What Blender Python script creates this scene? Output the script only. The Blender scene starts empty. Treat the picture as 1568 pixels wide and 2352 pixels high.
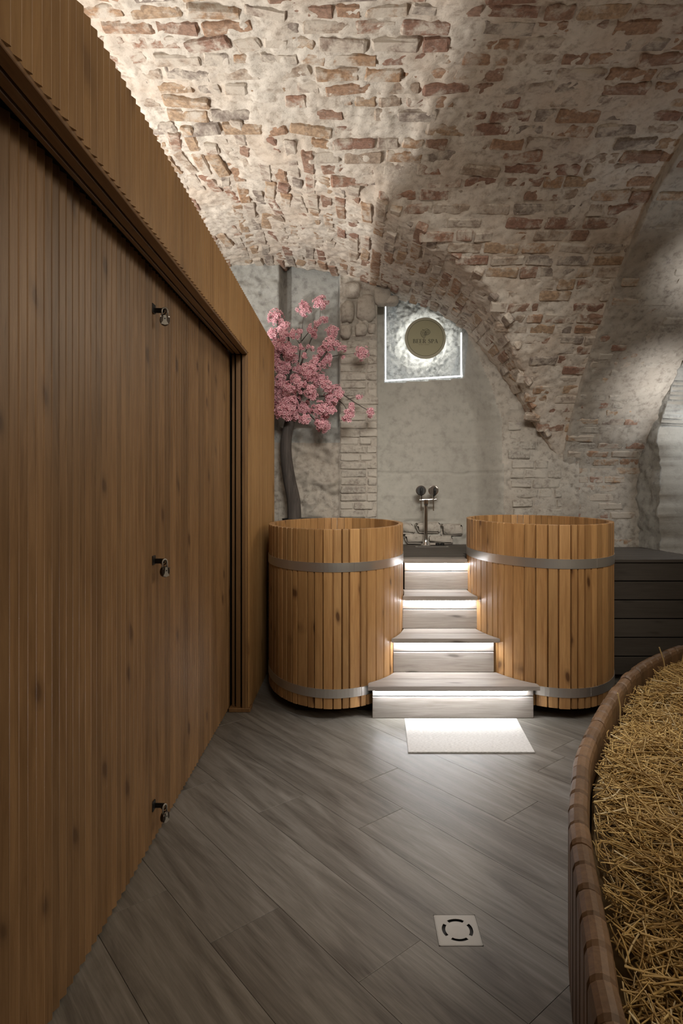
import bpy, math, random
import numpy as np
from mathutils import Vector, noise
random.seed(7)
rng = np.random.default_rng(7)
S = bpy.context.scene
COL = S.collection

# ------------------------------------------------------------------ camera
H = 1.55
F = 1400.0
cam = bpy.data.cameras.new('camera')
cam.sensor_fit = 'HORIZONTAL'
cam.sensor_width = 24.0
cam.lens = F / 1568.0 * 24.0
cam.shift_x = -(813 - 784) / 1568.0
cam.shift_y = -(1176 - 1122) / 1568.0
cam.clip_start = 0.05
cam.clip_end = 60
co = bpy.data.objects.new('camera', cam)
co.location = (0, 0, H)
co.rotation_euler = (math.pi / 2, 0, 0)
COL.objects.link(co)
S.camera = co

# ------------------------------------------------------------------ world, lights, exposure
w = bpy.data.worlds.new('world')
w.use_nodes = True
w.node_tree.nodes['Background'].inputs[0].default_value = (1.0, .93, .84, 1)
w.node_tree.nodes['Background'].inputs[1].default_value = 0.03
S.world = w
S.view_settings.view_transform = 'Standard'
S.view_settings.look = 'None'
S.view_settings.exposure = 0.0
S.view_settings.gamma = 1.0
S.view_settings.use_curve_mapping = False


def look(o, target):
    d = Vector(target) - o.location
    o.rotation_euler = d.to_track_quat('-Z', 'Y').to_euler()


def area(name, loc, target, sx, sy, power, color, spread=180):
    l = bpy.data.lights.new(name, 'AREA')
    l.shape = 'RECTANGLE'
    l.size = sx
    l.size_y = sy
    l.energy = power
    l.color = color
    l.spread = math.radians(spread)
    o = bpy.data.objects.new(name, l)
    o.location = loc
    look(o, target)
    COL.objects.link(o)
    return o


def spot(name, loc, target, power, color, angle, blend=.3, radius=.04):
    l = bpy.data.lights.new(name, 'SPOT')
    l.energy = power
    l.color = color
    l.spot_size = math.radians(angle)
    l.spot_blend = blend
    l.shadow_soft_size = radius
    o = bpy.data.objects.new(name, l)
    o.location = loc
    look(o, target)
    COL.objects.link(o)
    return o


WARM = (1.0, .86, .68)
NEUT = (1.0, .95, .88)
COOL = (.93, .97, 1.0)
def point(name, loc, power, color, radius):
    l = bpy.data.lights.new(name, 'POINT')
    l.energy = power
    l.color = color
    l.shadow_soft_size = radius
    o = bpy.data.objects.new(name, l)
    o.location = loc
    COL.objects.link(o)
    return o


area('room_light', (1.9, -1.0, 3.0), (.3, 3.2, .6), 1.8, 1.2, 14, WARM, 130)
area('mid_room_fill', (.5, 1.5, 3.2), (.6, 6.0, 1.5), 1.2, .4, 15, (1, .95, .87), 62)  # added soft fill that brightens the back wall, not a fixture
area('side_room_light', (2.9, 2.7, 3.1), (-.2, 2.5, .6), 1.4, .9, 19, WARM, 130)
# lamps inside the open-topped timber enclosure; its top edge cuts their light on the vault
point('enclosure_lamp_far', (-2.15, 3.85, 2.0), 165, (1, .955, .90), .05)
point('enclosure_lamp_near', (-2.15, 2.2, 2.0), 105, (1, .955, .90), .05)
area('arch_lamp_low', (2.72, 4.75, 2.0), (2.76, 5.65, 2.55), .06, .3, 1.5, (1, .97, .94), 70)
area('arch_lamp_high', (2.72, 4.1, 2.75), (2.74, 4.75, 3.4), .06, .3, 1.0, (1, .97, .94), 75)
spot('side_vault_light', (2.5, 4.3, 2.3), (1.95, 3.6, 3.75), 9, COOL, 70, .8, .05)
area('niche_lamp', (3.02, 5.2, 2.2), (3.1, 5.5, 1.4), .1, .3, 4, COOL)
spot('ceiling_downlight', (.6, 2.7, 3.6), (.62, 3.2, 0), 200, (.98, .98, 1.0), 54, 1.0, .08)


# ------------------------------------------------------------------ helpers
def link_mesh(name, verts, faces, mat, parent=None, loc=(0, 0, 0), smooth=False, mats=None, fmat=None):
    me = bpy.data.meshes.new(name)
    L = Vector(loc)
    if isinstance(verts, np.ndarray):
        v = verts - np.array(loc)
        me.from_pydata(v.tolist(), [], faces)
    else:
        me.from_pydata([(a[0] - L.x, a[1] - L.y, a[2] - L.z) for a in verts], [], faces)
    if mats:
        for m in mats:
            me.materials.append(m)
        if fmat is not None:
            me.polygons.foreach_set('material_index', fmat)
    else:
        me.materials.append(mat)
    if smooth:
        me.polygons.foreach_set('use_smooth', [True] * len(me.polygons))
    me.update()
    o = bpy.data.objects.new(name, me)
    COL.objects.link(o)
    if parent is not None:
        o.parent = parent
        pl = parent_world(parent)
        o.location = L - pl
    else:
        o.location = L
    return o


def parent_world(p):
    v = Vector(p.location)
    q = p.parent
    while q:
        v += Vector(q.location)
        q = q.parent
    return v


def copy_part(o, wloc, parent, rot=None):
    c = o.copy()
    COL.objects.link(c)
    c.parent = parent
    c.location = Vector(wloc) - parent_world(parent)
    if rot is not None:
        c.rotation_euler = rot
    return c


def empty(name, loc, label=None, cat=None, group=None, kind=None):
    o = bpy.data.objects.new(name, None)
    o.empty_display_size = .1
    o.location = loc
    COL.objects.link(o)
    tag(o, label, cat, group, kind)
    return o


def tag(o, label=None, cat=None, group=None, kind=None):
    if label: o['label'] = label
    if cat: o['category'] = cat
    if group: o['group'] = group
    if kind: o['kind'] = kind
    return o


class MB:
    """collects shapes for ONE mesh"""
    def __init__(s):
        s.v = []; s.f = []; s.m = []

    def add(s, v, f, mi=0):
        n = len(s.v)
        s.v += [tuple(a) for a in v]
        s.f += [tuple(i + n for i in q) for q in f]
        s.m += [mi] * len(f)
        return s

    def box(s, x0, x1, y0, y1, z0, z1, c=0.0, mi=0, T=None):
        v, f = cbox(x0, x1, y0, y1, z0, z1, c)
        if T: v = [T(Vector(p)) for p in v]
        return s.add(v, f, mi)

    def tube(s, pts, r, n=10, mi=0, cap=True):
        v, f = tube(pts, r, n, cap)
        return s.add(v, f, mi)

    def lathe(s, prof, c, axis='Z', n=32, mi=0):
        """prof: list of (r, h); axis direction"""
        v = []; f = []
        for r, h in prof:
            for i in range(n):
                a = 2 * math.pi * i / n
                p = (r * math.cos(a), r * math.sin(a), h)
                if axis == 'Y': p = (p[0], p[2], p[1])
                if axis == 'X': p = (p[2], p[0], p[1])
                v.append((p[0] + c[0], p[1] + c[1], p[2] + c[2]))
        for k in range(len(prof) - 1):
            for i in range(n):
                j = (i + 1) % n
                f.append((k * n + i, k * n + j, (k + 1) * n + j, (k + 1) * n + i))
        f.append(tuple(range(n))[::-1])
        f.append(tuple((len(prof) - 1) * n + i for i in range(n)))
        return s.add(v, f, mi)

    def build(s, name, mat, parent=None, loc=None, smooth=False, mats=None):
        if loc is None:
            loc = parent_world(parent) if parent else (0, 0, 0)
        return link_mesh(name, s.v, s.f, mat, parent, loc, smooth, mats, s.m if mats else None)


def cbox(x0, x1, y0, y1, z0, z1, c=0.0):
    if c <= 0:
        v = [(x, y, z) for z in (z0, z1) for y in (y0, y1) for x in (x0, x1)]
        f = [(0, 2, 3, 1), (4, 5, 7, 6), (0, 1, 5, 4), (2, 6, 7, 3), (0, 4, 6, 2), (1, 3, 7, 5)]
        return v, f
    c = min(c, .45 * (x1 - x0), .45 * (y1 - y0), .45 * (z1 - z0))
    X = (x0, x1); Y = (y0, y1); Z = (z0, z1)
    v = []; idx = {}
    for i in (0, 1):
        for j in (0, 1):
            for k in (0, 1):
                sx = 1 if i == 0 else -1; sy = 1 if j == 0 else -1; sz = 1 if k == 0 else -1
                for a in range(3):
                    p = [X[i] + c * sx, Y[j] + c * sy, Z[k] + c * sz]
                    p[a] = (X[i], Y[j], Z[k])[a]
                    idx[(i, j, k, a)] = len(v)
                    v.append(tuple(p))
    f = []
    def q(*ks): f.append(tuple(idx[k] for k in ks))
    for i in (0, 1):
        o = [(i, 0, 0, 0), (i, 1, 0, 0), (i, 1, 1, 0), (i, 0, 1, 0)]
        q(*(o if i else o[::-1]))
        o = [(0, i, 0, 1), (0, i, 1, 1), (1, i, 1, 1), (1, i, 0, 1)]
        q(*(o if i else o[::-1]))
        o = [(0, 0, i, 2), (1, 0, i, 2), (1, 1, i, 2), (0, 1, i, 2)]
        q(*(o if i else o[::-1]))
    for i in (0, 1):
        for j in (0, 1):
            q((i, j, 0, 0), (i, j, 1, 0), (i, j, 1, 1), (i, j, 0, 1))
            q((i, 0, j, 0), (i, 1, j, 0), (i, 1, j, 2), (i, 0, j, 2))
            q((0, i, j, 1), (1, i, j, 1), (1, i, j, 2), (0, i, j, 2))
            for k in (0, 1):
                if i == j and False: pass
    for i in (0, 1):
        for j in (0, 1):
            for k in (0, 1):
                q((i, j, k, 0), (i, j, k, 1), (i, j, k, 2))
    return v, f


def tube(pts, r, n=10, cap=True):
    P = [Vector(p) for p in pts]
    R = r if isinstance(r, (list, tuple)) else [r] * len(P)
    v = []; f = []
    up = Vector((0, 0, 1))
    T0 = (P[1] - P[0]).normalized()
    a = T0.orthogonal().normalized()
    for i, p in enumerate(P):
        t = (P[min(i + 1, len(P) - 1)] - P[max(i - 1, 0)]).normalized()
        a = (a - t * a.dot(t)).normalized()
        b = t.cross(a)
        for k in range(n):
            th = 2 * math.pi * k / n
            v.append(p + (a * math.cos(th) + b * math.sin(th)) * R[i])
    for i in range(len(P) - 1):
        for k in range(n):
            j = (k + 1) % n
            f.append((i * n + k, i * n + j, (i + 1) * n + j, (i + 1) * n + k))
    if cap:
        f.append(tuple(range(n))[::-1])
        f.append(tuple((len(P) - 1) * n + k for k in range(n)))
    return v, f


def bez(pts, n=8):
    """Catmull-Rom through points"""
    P = [Vector(p) for p in pts]
    P = [P[0] * 2 - P[1]] + P + [P[-1] * 2 - P[-2]]
    out = []
    for i in range(1, len(P) - 2):
        for k in range(n):
            t = k / n
            a, b, c, d = P[i - 1], P[i], P[i + 1], P[i + 2]
            out.append(.5 * ((2 * b) + (c - a) * t + (2 * a - 5 * b + 4 * c - d) * t * t + (3 * b - a - 3 * c + d) * t ** 3))
    out.append(P[-2])
    return out


def nz(x, y, z, oct=3):
    return noise.fractal(Vector((x, y, z)), 1.0, 2.0, oct)


# ------------------------------------------------------------------ materials
class NT:
    def __init__(s, name):
        s.m = bpy.data.materials.new(name)
        s.m.use_nodes = True
        s.n = s.m.node_tree.nodes
        s.l = s.m.node_tree.links
        s.b = s.n['Principled BSDF']

    def node(s, t, **k):
        x = s.n.new(t)
        for a, b in k.items(): setattr(x, a, b)
        return x

    def set(s, sock, v):
        if hasattr(v, 'links') or isinstance(v, bpy.types.NodeSocket): s.l.new(v, sock)
        else: sock.default_value = v

    def noise(s, vec, scale, detail=4, rough=.55, dist=0.0):
        x = s.node('ShaderNodeTexNoise')
        s.set(x.inputs['Vector'], vec)
        x.inputs['Scale'].default_value = scale
        x.inputs['Detail'].default_value = detail
        x.inputs['Roughness'].default_value = rough
        x.inputs['Distortion'].default_value = dist
        return x.outputs['Fac']

    def vor(s, vec, scale, feature='F1'):
        x = s.node('ShaderNodeTexVoronoi', feature=feature)
        s.set(x.inputs['Vector'], vec)
        x.inputs['Scale'].default_value = scale
        return x.outputs['Distance']

    def ramp(s, fac, stops):
        x = s.node('ShaderNodeValToRGB')
        e = x.color_ramp.elements
        while len(e) < len(stops): e.new(.5)
        for i, (p, c) in enumerate(stops):
            e[i].position = p
            e[i].color = (c, c, c, 1) if isinstance(c, (int, float)) else (*c, 1)
        s.set(x.inputs[0], fac)
        return x.outputs[0]

    def mix(s, fac, a, b, mode='MIX'):
        x = s.node('ShaderNodeMix', data_type='RGBA', blend_type=mode)
        s.set(x.inputs[0], fac)
        s.set(x.inputs[6], a if not isinstance(a, tuple) else (*a, 1))
        s.set(x.inputs[7], b if not isinstance(b, tuple) else (*b, 1))
        return x.outputs[2]

    def math(s, op, a, b=0.0, c=None, clamp=False):
        x = s.node('ShaderNodeMath', operation=op, use_clamp=clamp)
        s.set(x.inputs[0], a); s.set(x.inputs[1], b)
        if c is not None: s.set(x.inputs[2], c)
        return x.outputs[0]

    def coords(s, kind='Object', scale=(1, 1, 1), rand=0.0):
        if kind == 'World':
            src = s.node('ShaderNodeNewGeometry').outputs['Position']
        else:
            src = s.node('ShaderNodeTexCoord').outputs['Object']
        mp = s.node('ShaderNodeMapping')
        mp.inputs['Scale'].default_value = scale
        s.l.new(src, mp.inputs['Vector'])
        if rand:
            r = s.node('ShaderNodeObjectInfo').outputs['Random']
            cb = s.node('ShaderNodeCombineXYZ')
            s.l.new(s.math('MULTIPLY', r, rand), cb.inputs[0])
            s.l.new(s.math('MULTIPLY', r, rand * 1.7), cb.inputs[1])
            s.l.new(s.math('MULTIPLY', r, rand * 2.3), cb.inputs[2])
            s.l.new(cb.outputs[0], mp.inputs['Location'])
        return mp.outputs[0]

    def rand(s):
        return s.node('ShaderNodeObjectInfo').outputs['Random']

    def bump(s, h, strength, dist=.01):
        x = s.node('ShaderNodeBump')
        x.inputs['Strength'].default_value = strength
        x.inputs['Distance'].default_value = dist
        s.set(x.inputs['Height'], h)
        s.l.new(x.outputs[0], s.b.inputs['Normal'])

    def done(s, col, rough=.6, metal=0.0):
        s.set(s.b.inputs['Base Color'], col if not isinstance(col, tuple) else (*col, 1))
        s.set(s.b.inputs['Roughness'], rough)
        s.b.inputs['Metallic'].default_value = metal
        return s.m


def wood(name, dark, light, knot, axis='Z', grain=1.0, rough=.55, kind='Object', rand=9.0, knots=.5, vary=.35, bump=.15, knot_scale=(7, 7, 2.6)):
    t = NT(name)
    st = {'X': (.06, 1, 1), 'Y': (1, .06, 1), 'Z': (1, 1, .06)}[axis]
    sc = tuple(60 * grain * a for a in st)
    v = t.coords(kind, sc, rand * 20)
    g = t.noise(v, 1.0, 5, .6, .8)
    st2 = {'X': (.12, 1, 1), 'Y': (1, .12, 1), 'Z': (1, 1, .12)}[axis]
    v2 = t.coords(kind, tuple(7 * a for a in st2), rand * 3)
    g2 = t.noise(v2, 1.0, 3, .5, .4)
    gg = t.math('ADD', t.math('MULTIPLY', g, .55), t.math('MULTIPLY', g2, .45))
    col = t.ramp(gg, [(.34, dark), (.62, light)])
    if knots > 0:
        v3 = t.coords(kind, (1, 1, 1), rand * 1.3)
        wob = t.noise(t.coords(kind, knot_scale, rand * 1.3), 2.0, 2, .5)
        sp = t.node('ShaderNodeSeparateXYZ'); t.l.new(v3, sp.inputs[0])
        ai = 'XYZ'.index(axis); oi = [q for q in range(3) if q != ai]
        uu = t.math('MULTIPLY', t.math('ADD', sp.outputs[oi[0]], sp.outputs[oi[1]]), knot_scale[oi[1]])
        vv = t.math('MULTIPLY', sp.outputs[ai], knot_scale[ai])
        cb = t.node('ShaderNodeCombineXYZ'); t.l.new(uu, cb.inputs[0]); t.l.new(t.math('ADD', vv, t.math('MULTIPLY', uu, .35)), cb.inputs[1])
        vn = t.node('ShaderNodeTexVoronoi', feature='F1', voronoi_dimensions='2D')
        t.l.new(cb.outputs[0], vn.inputs['Vector']); vn.inputs['Scale'].default_value = 1.0
        vd = vn.outputs['Distance']
        sc_ = t.node('ShaderNodeSeparateColor'); t.l.new(vn.outputs['Color'], sc_.inputs[0])
        gate = t.math('GREATER_THAN', sc_.outputs[0], .68)
        vd = t.math('ADD', vd, t.math('MULTIPLY', wob, .12))
        k = t.ramp(vd, [(.11, min(1, knots * 1.3)), (.16, knots * .5), (.24, 0.0)])
        col = t.mix(t.math('MULTIPLY', k, gate), col, knot)
    if vary > 0:
        r = t.rand()
        f = t.math('MULTIPLY_ADD', r, vary, 1 - vary * .6)
        cmb = t.node('ShaderNodeCombineColor')
        for i in range(3): t.l.new(f, cmb.inputs[i])
        col = t.mix(1.0, col, cmb.outputs[0], 'MULTIPLY')
    t.bump(g, bump, .004)
    return t.done(col, rough)


M = {}
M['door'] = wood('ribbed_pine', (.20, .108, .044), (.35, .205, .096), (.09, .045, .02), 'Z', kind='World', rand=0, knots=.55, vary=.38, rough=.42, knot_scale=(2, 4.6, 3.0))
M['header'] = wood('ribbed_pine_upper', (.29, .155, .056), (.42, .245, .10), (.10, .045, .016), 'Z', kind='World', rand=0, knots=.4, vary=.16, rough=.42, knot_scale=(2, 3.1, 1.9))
M['frame'] = wood('door_frame_wood', (.17, .088, .035), (.27, .15, .062), (.06, .03, .012), 'Y', knots=.3, vary=.12, rough=.45)
M['jamb'] = wood('door_jamb_wood', (.17, .088, .035), (.27, .15, .062), (.06, .03, .012), 'Z', knots=.3, vary=.25, rough=.45)
M['tub'] = wood('tub_wood', (.34, .170, .062), (.56, .325, .135), (.10, .042, .016), 'Z', knots=.7, vary=.4, rough=.42, knot_scale=(6, 7, 3.0))
M['step'] = wood('grey_step_wood', (.235, .205, .180), (.40, .36, .325), (.09, .075, .065), 'X', knots=.6, vary=.12, rough=.5, knot_scale=(2.4, 9, 9))
M['deck'] = wood('dark_deck_wood', (.060, .050, .042), (.09, .078, .066), (.03, .024, .02), 'X', knots=.3, vary=.2, rough=.55, knot_scale=(2.4, 9, 9))
M['bed'] = wood('bed_stave_wood', (.12, .068, .036), (.22, .130, .070), (.05, .028, .015), 'Z', knots=.25, vary=.5, rough=.5)
M['trunk'] = wood('trunk_bark', (.045, .038, .034), (.13, .11, .098), (.03, .025, .02), 'Z', knots=0, vary=0, rough=.85, bump=.8, rand=0)


def floor_mat():
    t = NT('grey_brown_plank')
    v = t.coords('Object', (4.0, 80, 80), 90)
    g = t.noise(v, 1.0, 6, .62, 1.2)
    v2 = t.coords('Object', (1.1, 9, 9), 40)
    g2 = t.noise(v2, 1.0, 5, .6, 1.6)
    gg = t.math('ADD', t.math('MULTIPLY', g, .35), t.math('MULTIPLY', g2, .65))
    col = t.ramp(gg, [(.33, (.088, .078, .066)), (.5, (.182, .168, .146)), (.66, (.27, .252, .225))])
    f = t.math('MULTIPLY_ADD', t.rand(), .14, .93)
    cmb = t.node('ShaderNodeCombineColor')
    for i in range(3): t.l.new(f, cmb.inputs[i])
    col = t.mix(1.0, col, cmb.outputs[0], 'MULTIPLY')
    t.bump(g, .12, .003)
    return t.done(col, t.math('MULTIPLY_ADD', g2, .2, .33))


M['floor'] = floor_mat()


def mortar_mat(name, base, dark, stain, stain_amt=.5, sc=1.0, bump=.6):
    t = NT(name)
    v = t.coords('World')
    a = t.noise(v, 2.2 * sc, 5, .6)
    b = t.noise(v, 26 * sc, 6, .65)
    c = t.noise(v, 120, 3, .6)
    col = t.ramp(b, [(.32, dark), (.5, base), (.8, tuple(min(1, x * 1.15) for x in base))])
    col = t.mix(t.math('MULTIPLY', t.ramp(a, [(.42, 0.0), (.62, 1.0)]), stain_amt), col, stain)
    h = t.math('ADD', t.math('MULTIPLY', b, .8), t.math('MULTIPLY', c, .25))
    t.bump(h, bump, .012)
    return t.done(col, .92)


M['mortar'] = mortar_mat('lime_mortar', (.68, .62, .545), (.42, .35, .285), (.56, .44, .34), .5)
M['plaster'] = mortar_mat('grey_plaster', (.43, .41, .365), (.33, .31, .275), (.35, .33, .29), .5, .5, .3)
M['paint'] = mortar_mat('painted_masonry', (.47, .43, .375), (.27, .235, .20), (.38, .33, .275), .5, .8, .7)
M['cool_plaster'] = mortar_mat('cool_plaster', (.40, .40, .375), (.24, .235, .22), (.33, .33, .31), .5, .6, .7)
M['white_rough'] = mortar_mat('rough_white_plaster', (.42, .43, .42), (.22, .23, .22), (.33, .34, .33), .4, 1.0, 1.0)


def brick_mat(name, cols, smear, smear_lo, smear_hi):
    t = NT(name)
    v = t.coords('World')
    r = t.rand()
    x = t.node('ShaderNodeValToRGB')
    x.color_ramp.interpolation = 'CONSTANT'
    e = x.color_ramp.elements
    while len(e) < len(cols): e.new(.5)
    for i, c in enumerate(cols):
        e[i].position = i / len(cols)
        e[i].color = (*c, 1)
    t.l.new(r, x.inputs[0])
    b = t.noise(v, 40, 5, .65)
    col = t.mix(t.ramp(b, [(.35, .55), (.6, 0.0)]), x.outputs[0], (.09, .055, .04))
    s1 = t.noise(v, 9, 6, .68, .3)
    s1 = t.math('ADD', s1, t.math('MULTIPLY', t.math('SUBTRACT', r, .5), .16))
    col = t.mix(t.ramp(s1, [(smear_lo, 0.0), (smear_hi, 1.0)]), col, smear)
    t.bump(b, .6, .01)
    return t.done(col, .88)


BR = [(.44, .275, .18), (.37, .23, .165), (.50, .35, .23), (.35, .20, .145), (.44, .34, .26), (.33, .275, .235), (.46, .29, .175), (.39, .22, .15), (.46, .36, .28), (.38, .295, .24)]
M['brick'] = brick_mat('old_red_brick', BR, (.61, .54, .46), .455, .60)
M['stuffbrick'] = brick_mat('old_red_brick_far', BR, (.61, .54, .46), .455, .60)
M['paintbrick'] = brick_mat('painted_brick', [(.44, .41, .36), (.47, .43, .37), (.42, .38, .33), (.46, .42, .38)], (.50, .46, .40), .40, .56)
M['halfbrick'] = brick_mat('half_painted_brick', BR, (.50, .44, .37), .40, .54)


def simple(name, col, rough=.5, metal=0.0, emit=None, es=0.0):
    t = NT(name)
    if emit:
        t.b.inputs['Emission Color'].default_value = (*emit, 1)
        t.b.inputs['Emission Strength'].default_value = es
    return t.done(col, rough, metal)


def steel():
    t = NT('steel_band')
    v = t.coords('World', (3, 3, 60))
    n = t.noise(v, 1, 3, .5)
    return t.done((.66, .64, .61), t.math('MULTIPLY_ADD', n, .15, .26), .85)


M['steel'] = steel()
M['chrome'] = simple('chrome', (.7, .68, .66), .15, 1.0)
M['dull_steel'] = simple('brushed_drain_steel', (.46, .44, .40), .45, .6)
M['black'] = simple('black_metal', (.018, .017, .016), .4, .3)
M['bronze'] = simple('dark_bronze', (.07, .055, .045), .35, .8)
M['dark'] = simple('gap_shade_black', (.018, .014, .011), .9)  # near-black that puts the shade of gaps and undersides into the colour
M['led'] = simple('led_diffuser', (.9, .9, .9), .5, 0, (.95, .97, 1.0), 85.0)
M['led2'] = simple('led_line', (.9, .9, .9), .5, 0, (.93, .97, 1.0), 6.0)
M['led3'] = simple('led_halo', (.9, .9, .9), .5, 0, (1.0, .97, .90), 9.0)
M['disc'] = simple('sign_gold_face', (.30, .27, .15), .5)
M['discedge'] = simple('sign_rim', (.33, .30, .21), .5)
M['ink'] = simple('sign_ink', (.055, .047, .02), .6)
M['pot'] = simple('dark_pot', (.02, .018, .016), .6)
M['soil'] = simple('planter_soil', (.03, .022, .015), .95)


def mat_mat():
    t = NT('woven_vinyl')
    v = t.coords('Object', (60, 420, 1))
    n = t.noise(v, 1, 2, .5)
    col = t.ramp(n, [(.35, (.50, .485, .46)), (.65, (.74, .725, .70))])
    t.bump(n, .3, .002)
    return t.done(col, .8)


M['mat'] = mat_mat()


def petal():
    t = NT('cherry_petal')
    v = t.coords('World')
    n = t.noise(v, 50, 2, .5)
    col = t.ramp(n, [(.35, (.66, .27, .33)), (.6, (.86, .52, .57))])
    t.b.inputs['Subsurface Weight'].default_value = 0.0
    return t.done(col, .6)


M['petal'] = petal()
M['pistil'] = simple('blossom_heart', (.22, .015, .04), .7)


def straw_mat():
    t = NT('straw')
    a = t.node('ShaderNodeAttribute', attribute_name='tint')
    col = t.ramp(a.outputs['Fac'], [(0.0, (.25, .145, .045)), (.5, (.52, .34, .115)), (.85, (.68, .49, .20)), (1.0, (.68, .56, .34))])
    return t.done(col, .5)


M['straw'] = straw_mat()
M['strawbase'] = simple('straw_litter', (.10, .06, .02), .95)

# ------------------------------------------------------------------ vault profiles


def smooth_profile(xs, ys, lo, hi, n=1200, k=24):
    g = np.linspace(lo, hi, n)
    v = np.interp(g, xs, ys)
    pad = np.concatenate([np.full(k, v[0]), v, np.full(k, v[-1])])
    ker = np.hanning(2 * k + 1); ker /= ker.sum()
    return g, np.convolve(pad, ker, 'valid')


XB, ZB = smooth_profile([-3, -2, -1.15, -.74, -.14, .12, .394, .75, 1.10, 1.36, 1.57, 1.79, 2.0, 2.2], [3.2, 3.6, 3.74, 3.76, 3.66, 3.57, 3.46, 3.34, 3.12, 2.80, 2.50, 2.14, 1.84, 1.5], -3, 2.6, k=14)
YS, ZS = smooth_profile([-2, 0, 1, 2, 3.0, 3.6, 4.18, 4.73, 5.15, 5.5, 5.77, 6.02, 6.25], [2.0, 3.0, 3.5, 3.78, 3.84, 3.79, 3.62, 3.25, 2.88, 2.55, 2.24, 1.84, 1.4], -2, 6.8, k=20)


def zb(x): return np.interp(x, XB, ZB)
def zs(y): return np.interp(y, YS, ZS)


def vault(x, y, k=.05):
    a = zb(x); b = zs(y)
    h = np.clip(.5 + .5 * (a - b) / k, 0, 1)
    return b * (1 - h) + a * h + k * h * (1 - h)


def grid_mesh(U, V, fn, name, mat, parent=None, smooth=True, matfn=None, mats=None, flip=False):
    verts = []
    for v_ in V:
        for u_ in U:
            verts.append(fn(u_, v_))
    nu = len(U)
    faces = []
    fm = []
    for j in range(len(V) - 1):
        for i in range(nu - 1):
            a = j * nu + i
            q = (a, a + 1, a + nu + 1, a + nu)
            faces.append(q[::-1] if flip else q)
            if matfn: fm.append(matfn(.5 * (U[i] + U[i + 1]), .5 * (V[j] + V[j + 1])))
    o = link_mesh(name, np.array(verts), faces, mat, parent, (0, 0, 0), smooth, mats, fm if matfn else None)
    return o


# ------------------------------------------------------------------ structure: ceiling
def ceil_pt(x, y):
    z = float(vault(x, y))
    if y > 6.02: z += .32
    d = .016 * nz(x * 5, y * 5, z * 5, 2) + .013 * nz(x * 19, y * 19, z * 19, 3)
    return (x + .4 * d, y + .4 * d, z + d - .004)


ceiling = grid_mesh(np.arange(-2.2, 2.16, .018), np.arange(2.3, 6.58, .018), ceil_pt, 'ceiling', M['mortar'], flip=True)
tag(ceiling, 'vaulted old brick ceiling with lime mortar smeared over the courses', kind='structure')
# plain closing vault over the camera's side of the room
rear = grid_mesh(np.arange(-2.6, 3.41, .3), np.arange(-2.2, 2.33, .25), lambda x, y: (x, y, float(vault(min(x, 2.1), max(y, 1.6))) - .0), 'ceiling_plaster', M['mortar'], flip=True)
rear.parent = ceiling


def project(p):
    return 813 + F * p[0] / p[1], 1122 - F * (p[2] - H) / p[1]


def brick_geo(L, W, D, seed):
    """irregular brick: L along x, W along y, D depth along z (proud face +z)"""
    r = random.Random(seed)
    c = r.uniform(.006, .012)
    v, f = cbox(-L / 2, L / 2, -W / 2, W / 2, -D, 0, c)
    v = [(x + r.uniform(-.005, .005), y + r.uniform(-.004, .004), z + (r.uniform(-.005, .004) if z > -D / 2 else 0)) for x, y, z in v]
    return v, f


brick_protos = {}


def place_brick(parent, c, tx, ty, n, L, W, mat, name='brick', far=None):
    """c centre on surface, tx along, ty across, n outward (to room)"""
    kq = (round(L / .03), round(W / .01), random.randrange(5), mat)
    if kq not in brick_protos:
        v, f = brick_geo(L, W, .06, hash(kq[:3]) & 0xffff)
        me = bpy.data.meshes.new('brick')
        me.from_pydata(v, [], f)
        me.materials.append(M[mat])
        me.update()
        brick_protos[kq] = me
    o = bpy.data.objects.new(name, brick_protos[kq])
    from mathutils import Matrix
    R = Matrix((tx, ty, n)).transposed()
    o.matrix_world = Matrix.Translation(c) @ R.to_4x4()
    rot = R.to_euler()
    o.rotation_euler = rot
    o.location = Vector(c) - parent_world(parent)
    COL.objects.link(o)
    o.parent = parent
    return o


cand = []   # (size, c, tx, ty, n, L, W)


def surf_frame(kind, p):
    e = .01
    if kind == 's':
        dz = float(zs(p + e) - zs(p - e)) / (2 * e)
        t = Vector((0, 1, dz)).normalized()
        n = Vector((1, 0, 0)).cross(t)
    else:
        dz = float(zb(p + e) - zb(p - e)) / (2 * e)
        t = Vector((1, 0, dz)).normalized()
        n = Vector((0, 1, 0)).cross(t)
    if n.z > 0: n = -n
    return t, n


def rows(prof_g, prof_v, lo, hi, pitch):
    out = []
    g = np.linspace(lo, hi, 4000)
    v = np.interp(g, prof_g, prof_v)
    s = np.concatenate([[0], np.cumsum(np.hypot(np.diff(g), np.diff(v)))])
    k = pitch * .5
    while k < s[-1]:
        out.append(float(np.interp(k, s, g)))
        k += pitch
    return out


PITCH = .104
for ri, y in enumerate(rows(YS, ZS, 2.55, 6.0, PITCH)):
    x = -2.0 + random.uniform(0, .2)
    t, n = surf_frame('s', y)
    while x < 2.12:
        L = random.choice([.25, .25, .26, .24, .125, .13, .20])
        cx = x + L / 2
        x += L + random.uniform(.012, .03)
        if zs(y) < zb(cx) - .005: continue
        c = Vector((cx, y + random.uniform(-.004, .004), float(zs(y))))
        cand.append((c, Vector((1, 0, 0)), t, n, L))
for ri, xx in enumerate(rows(XB, ZB, -1.9, 2.02, PITCH)):
    y = 2.5 + random.uniform(0, .2)
    t, n = surf_frame('b', xx)
    while y < 5.9:
        L = random.choice([.25, .25, .26, .24, .125, .13, .20])
        cy = y + L / 2
        y += L + random.uniform(.012, .03)
        if zb(xx) < zs(cy) + .005: continue
        c = Vector((xx, cy, float(zb(xx))))
        cand.append((c, Vector((0, 1, 0)), t, n, L))
vis = []
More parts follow.
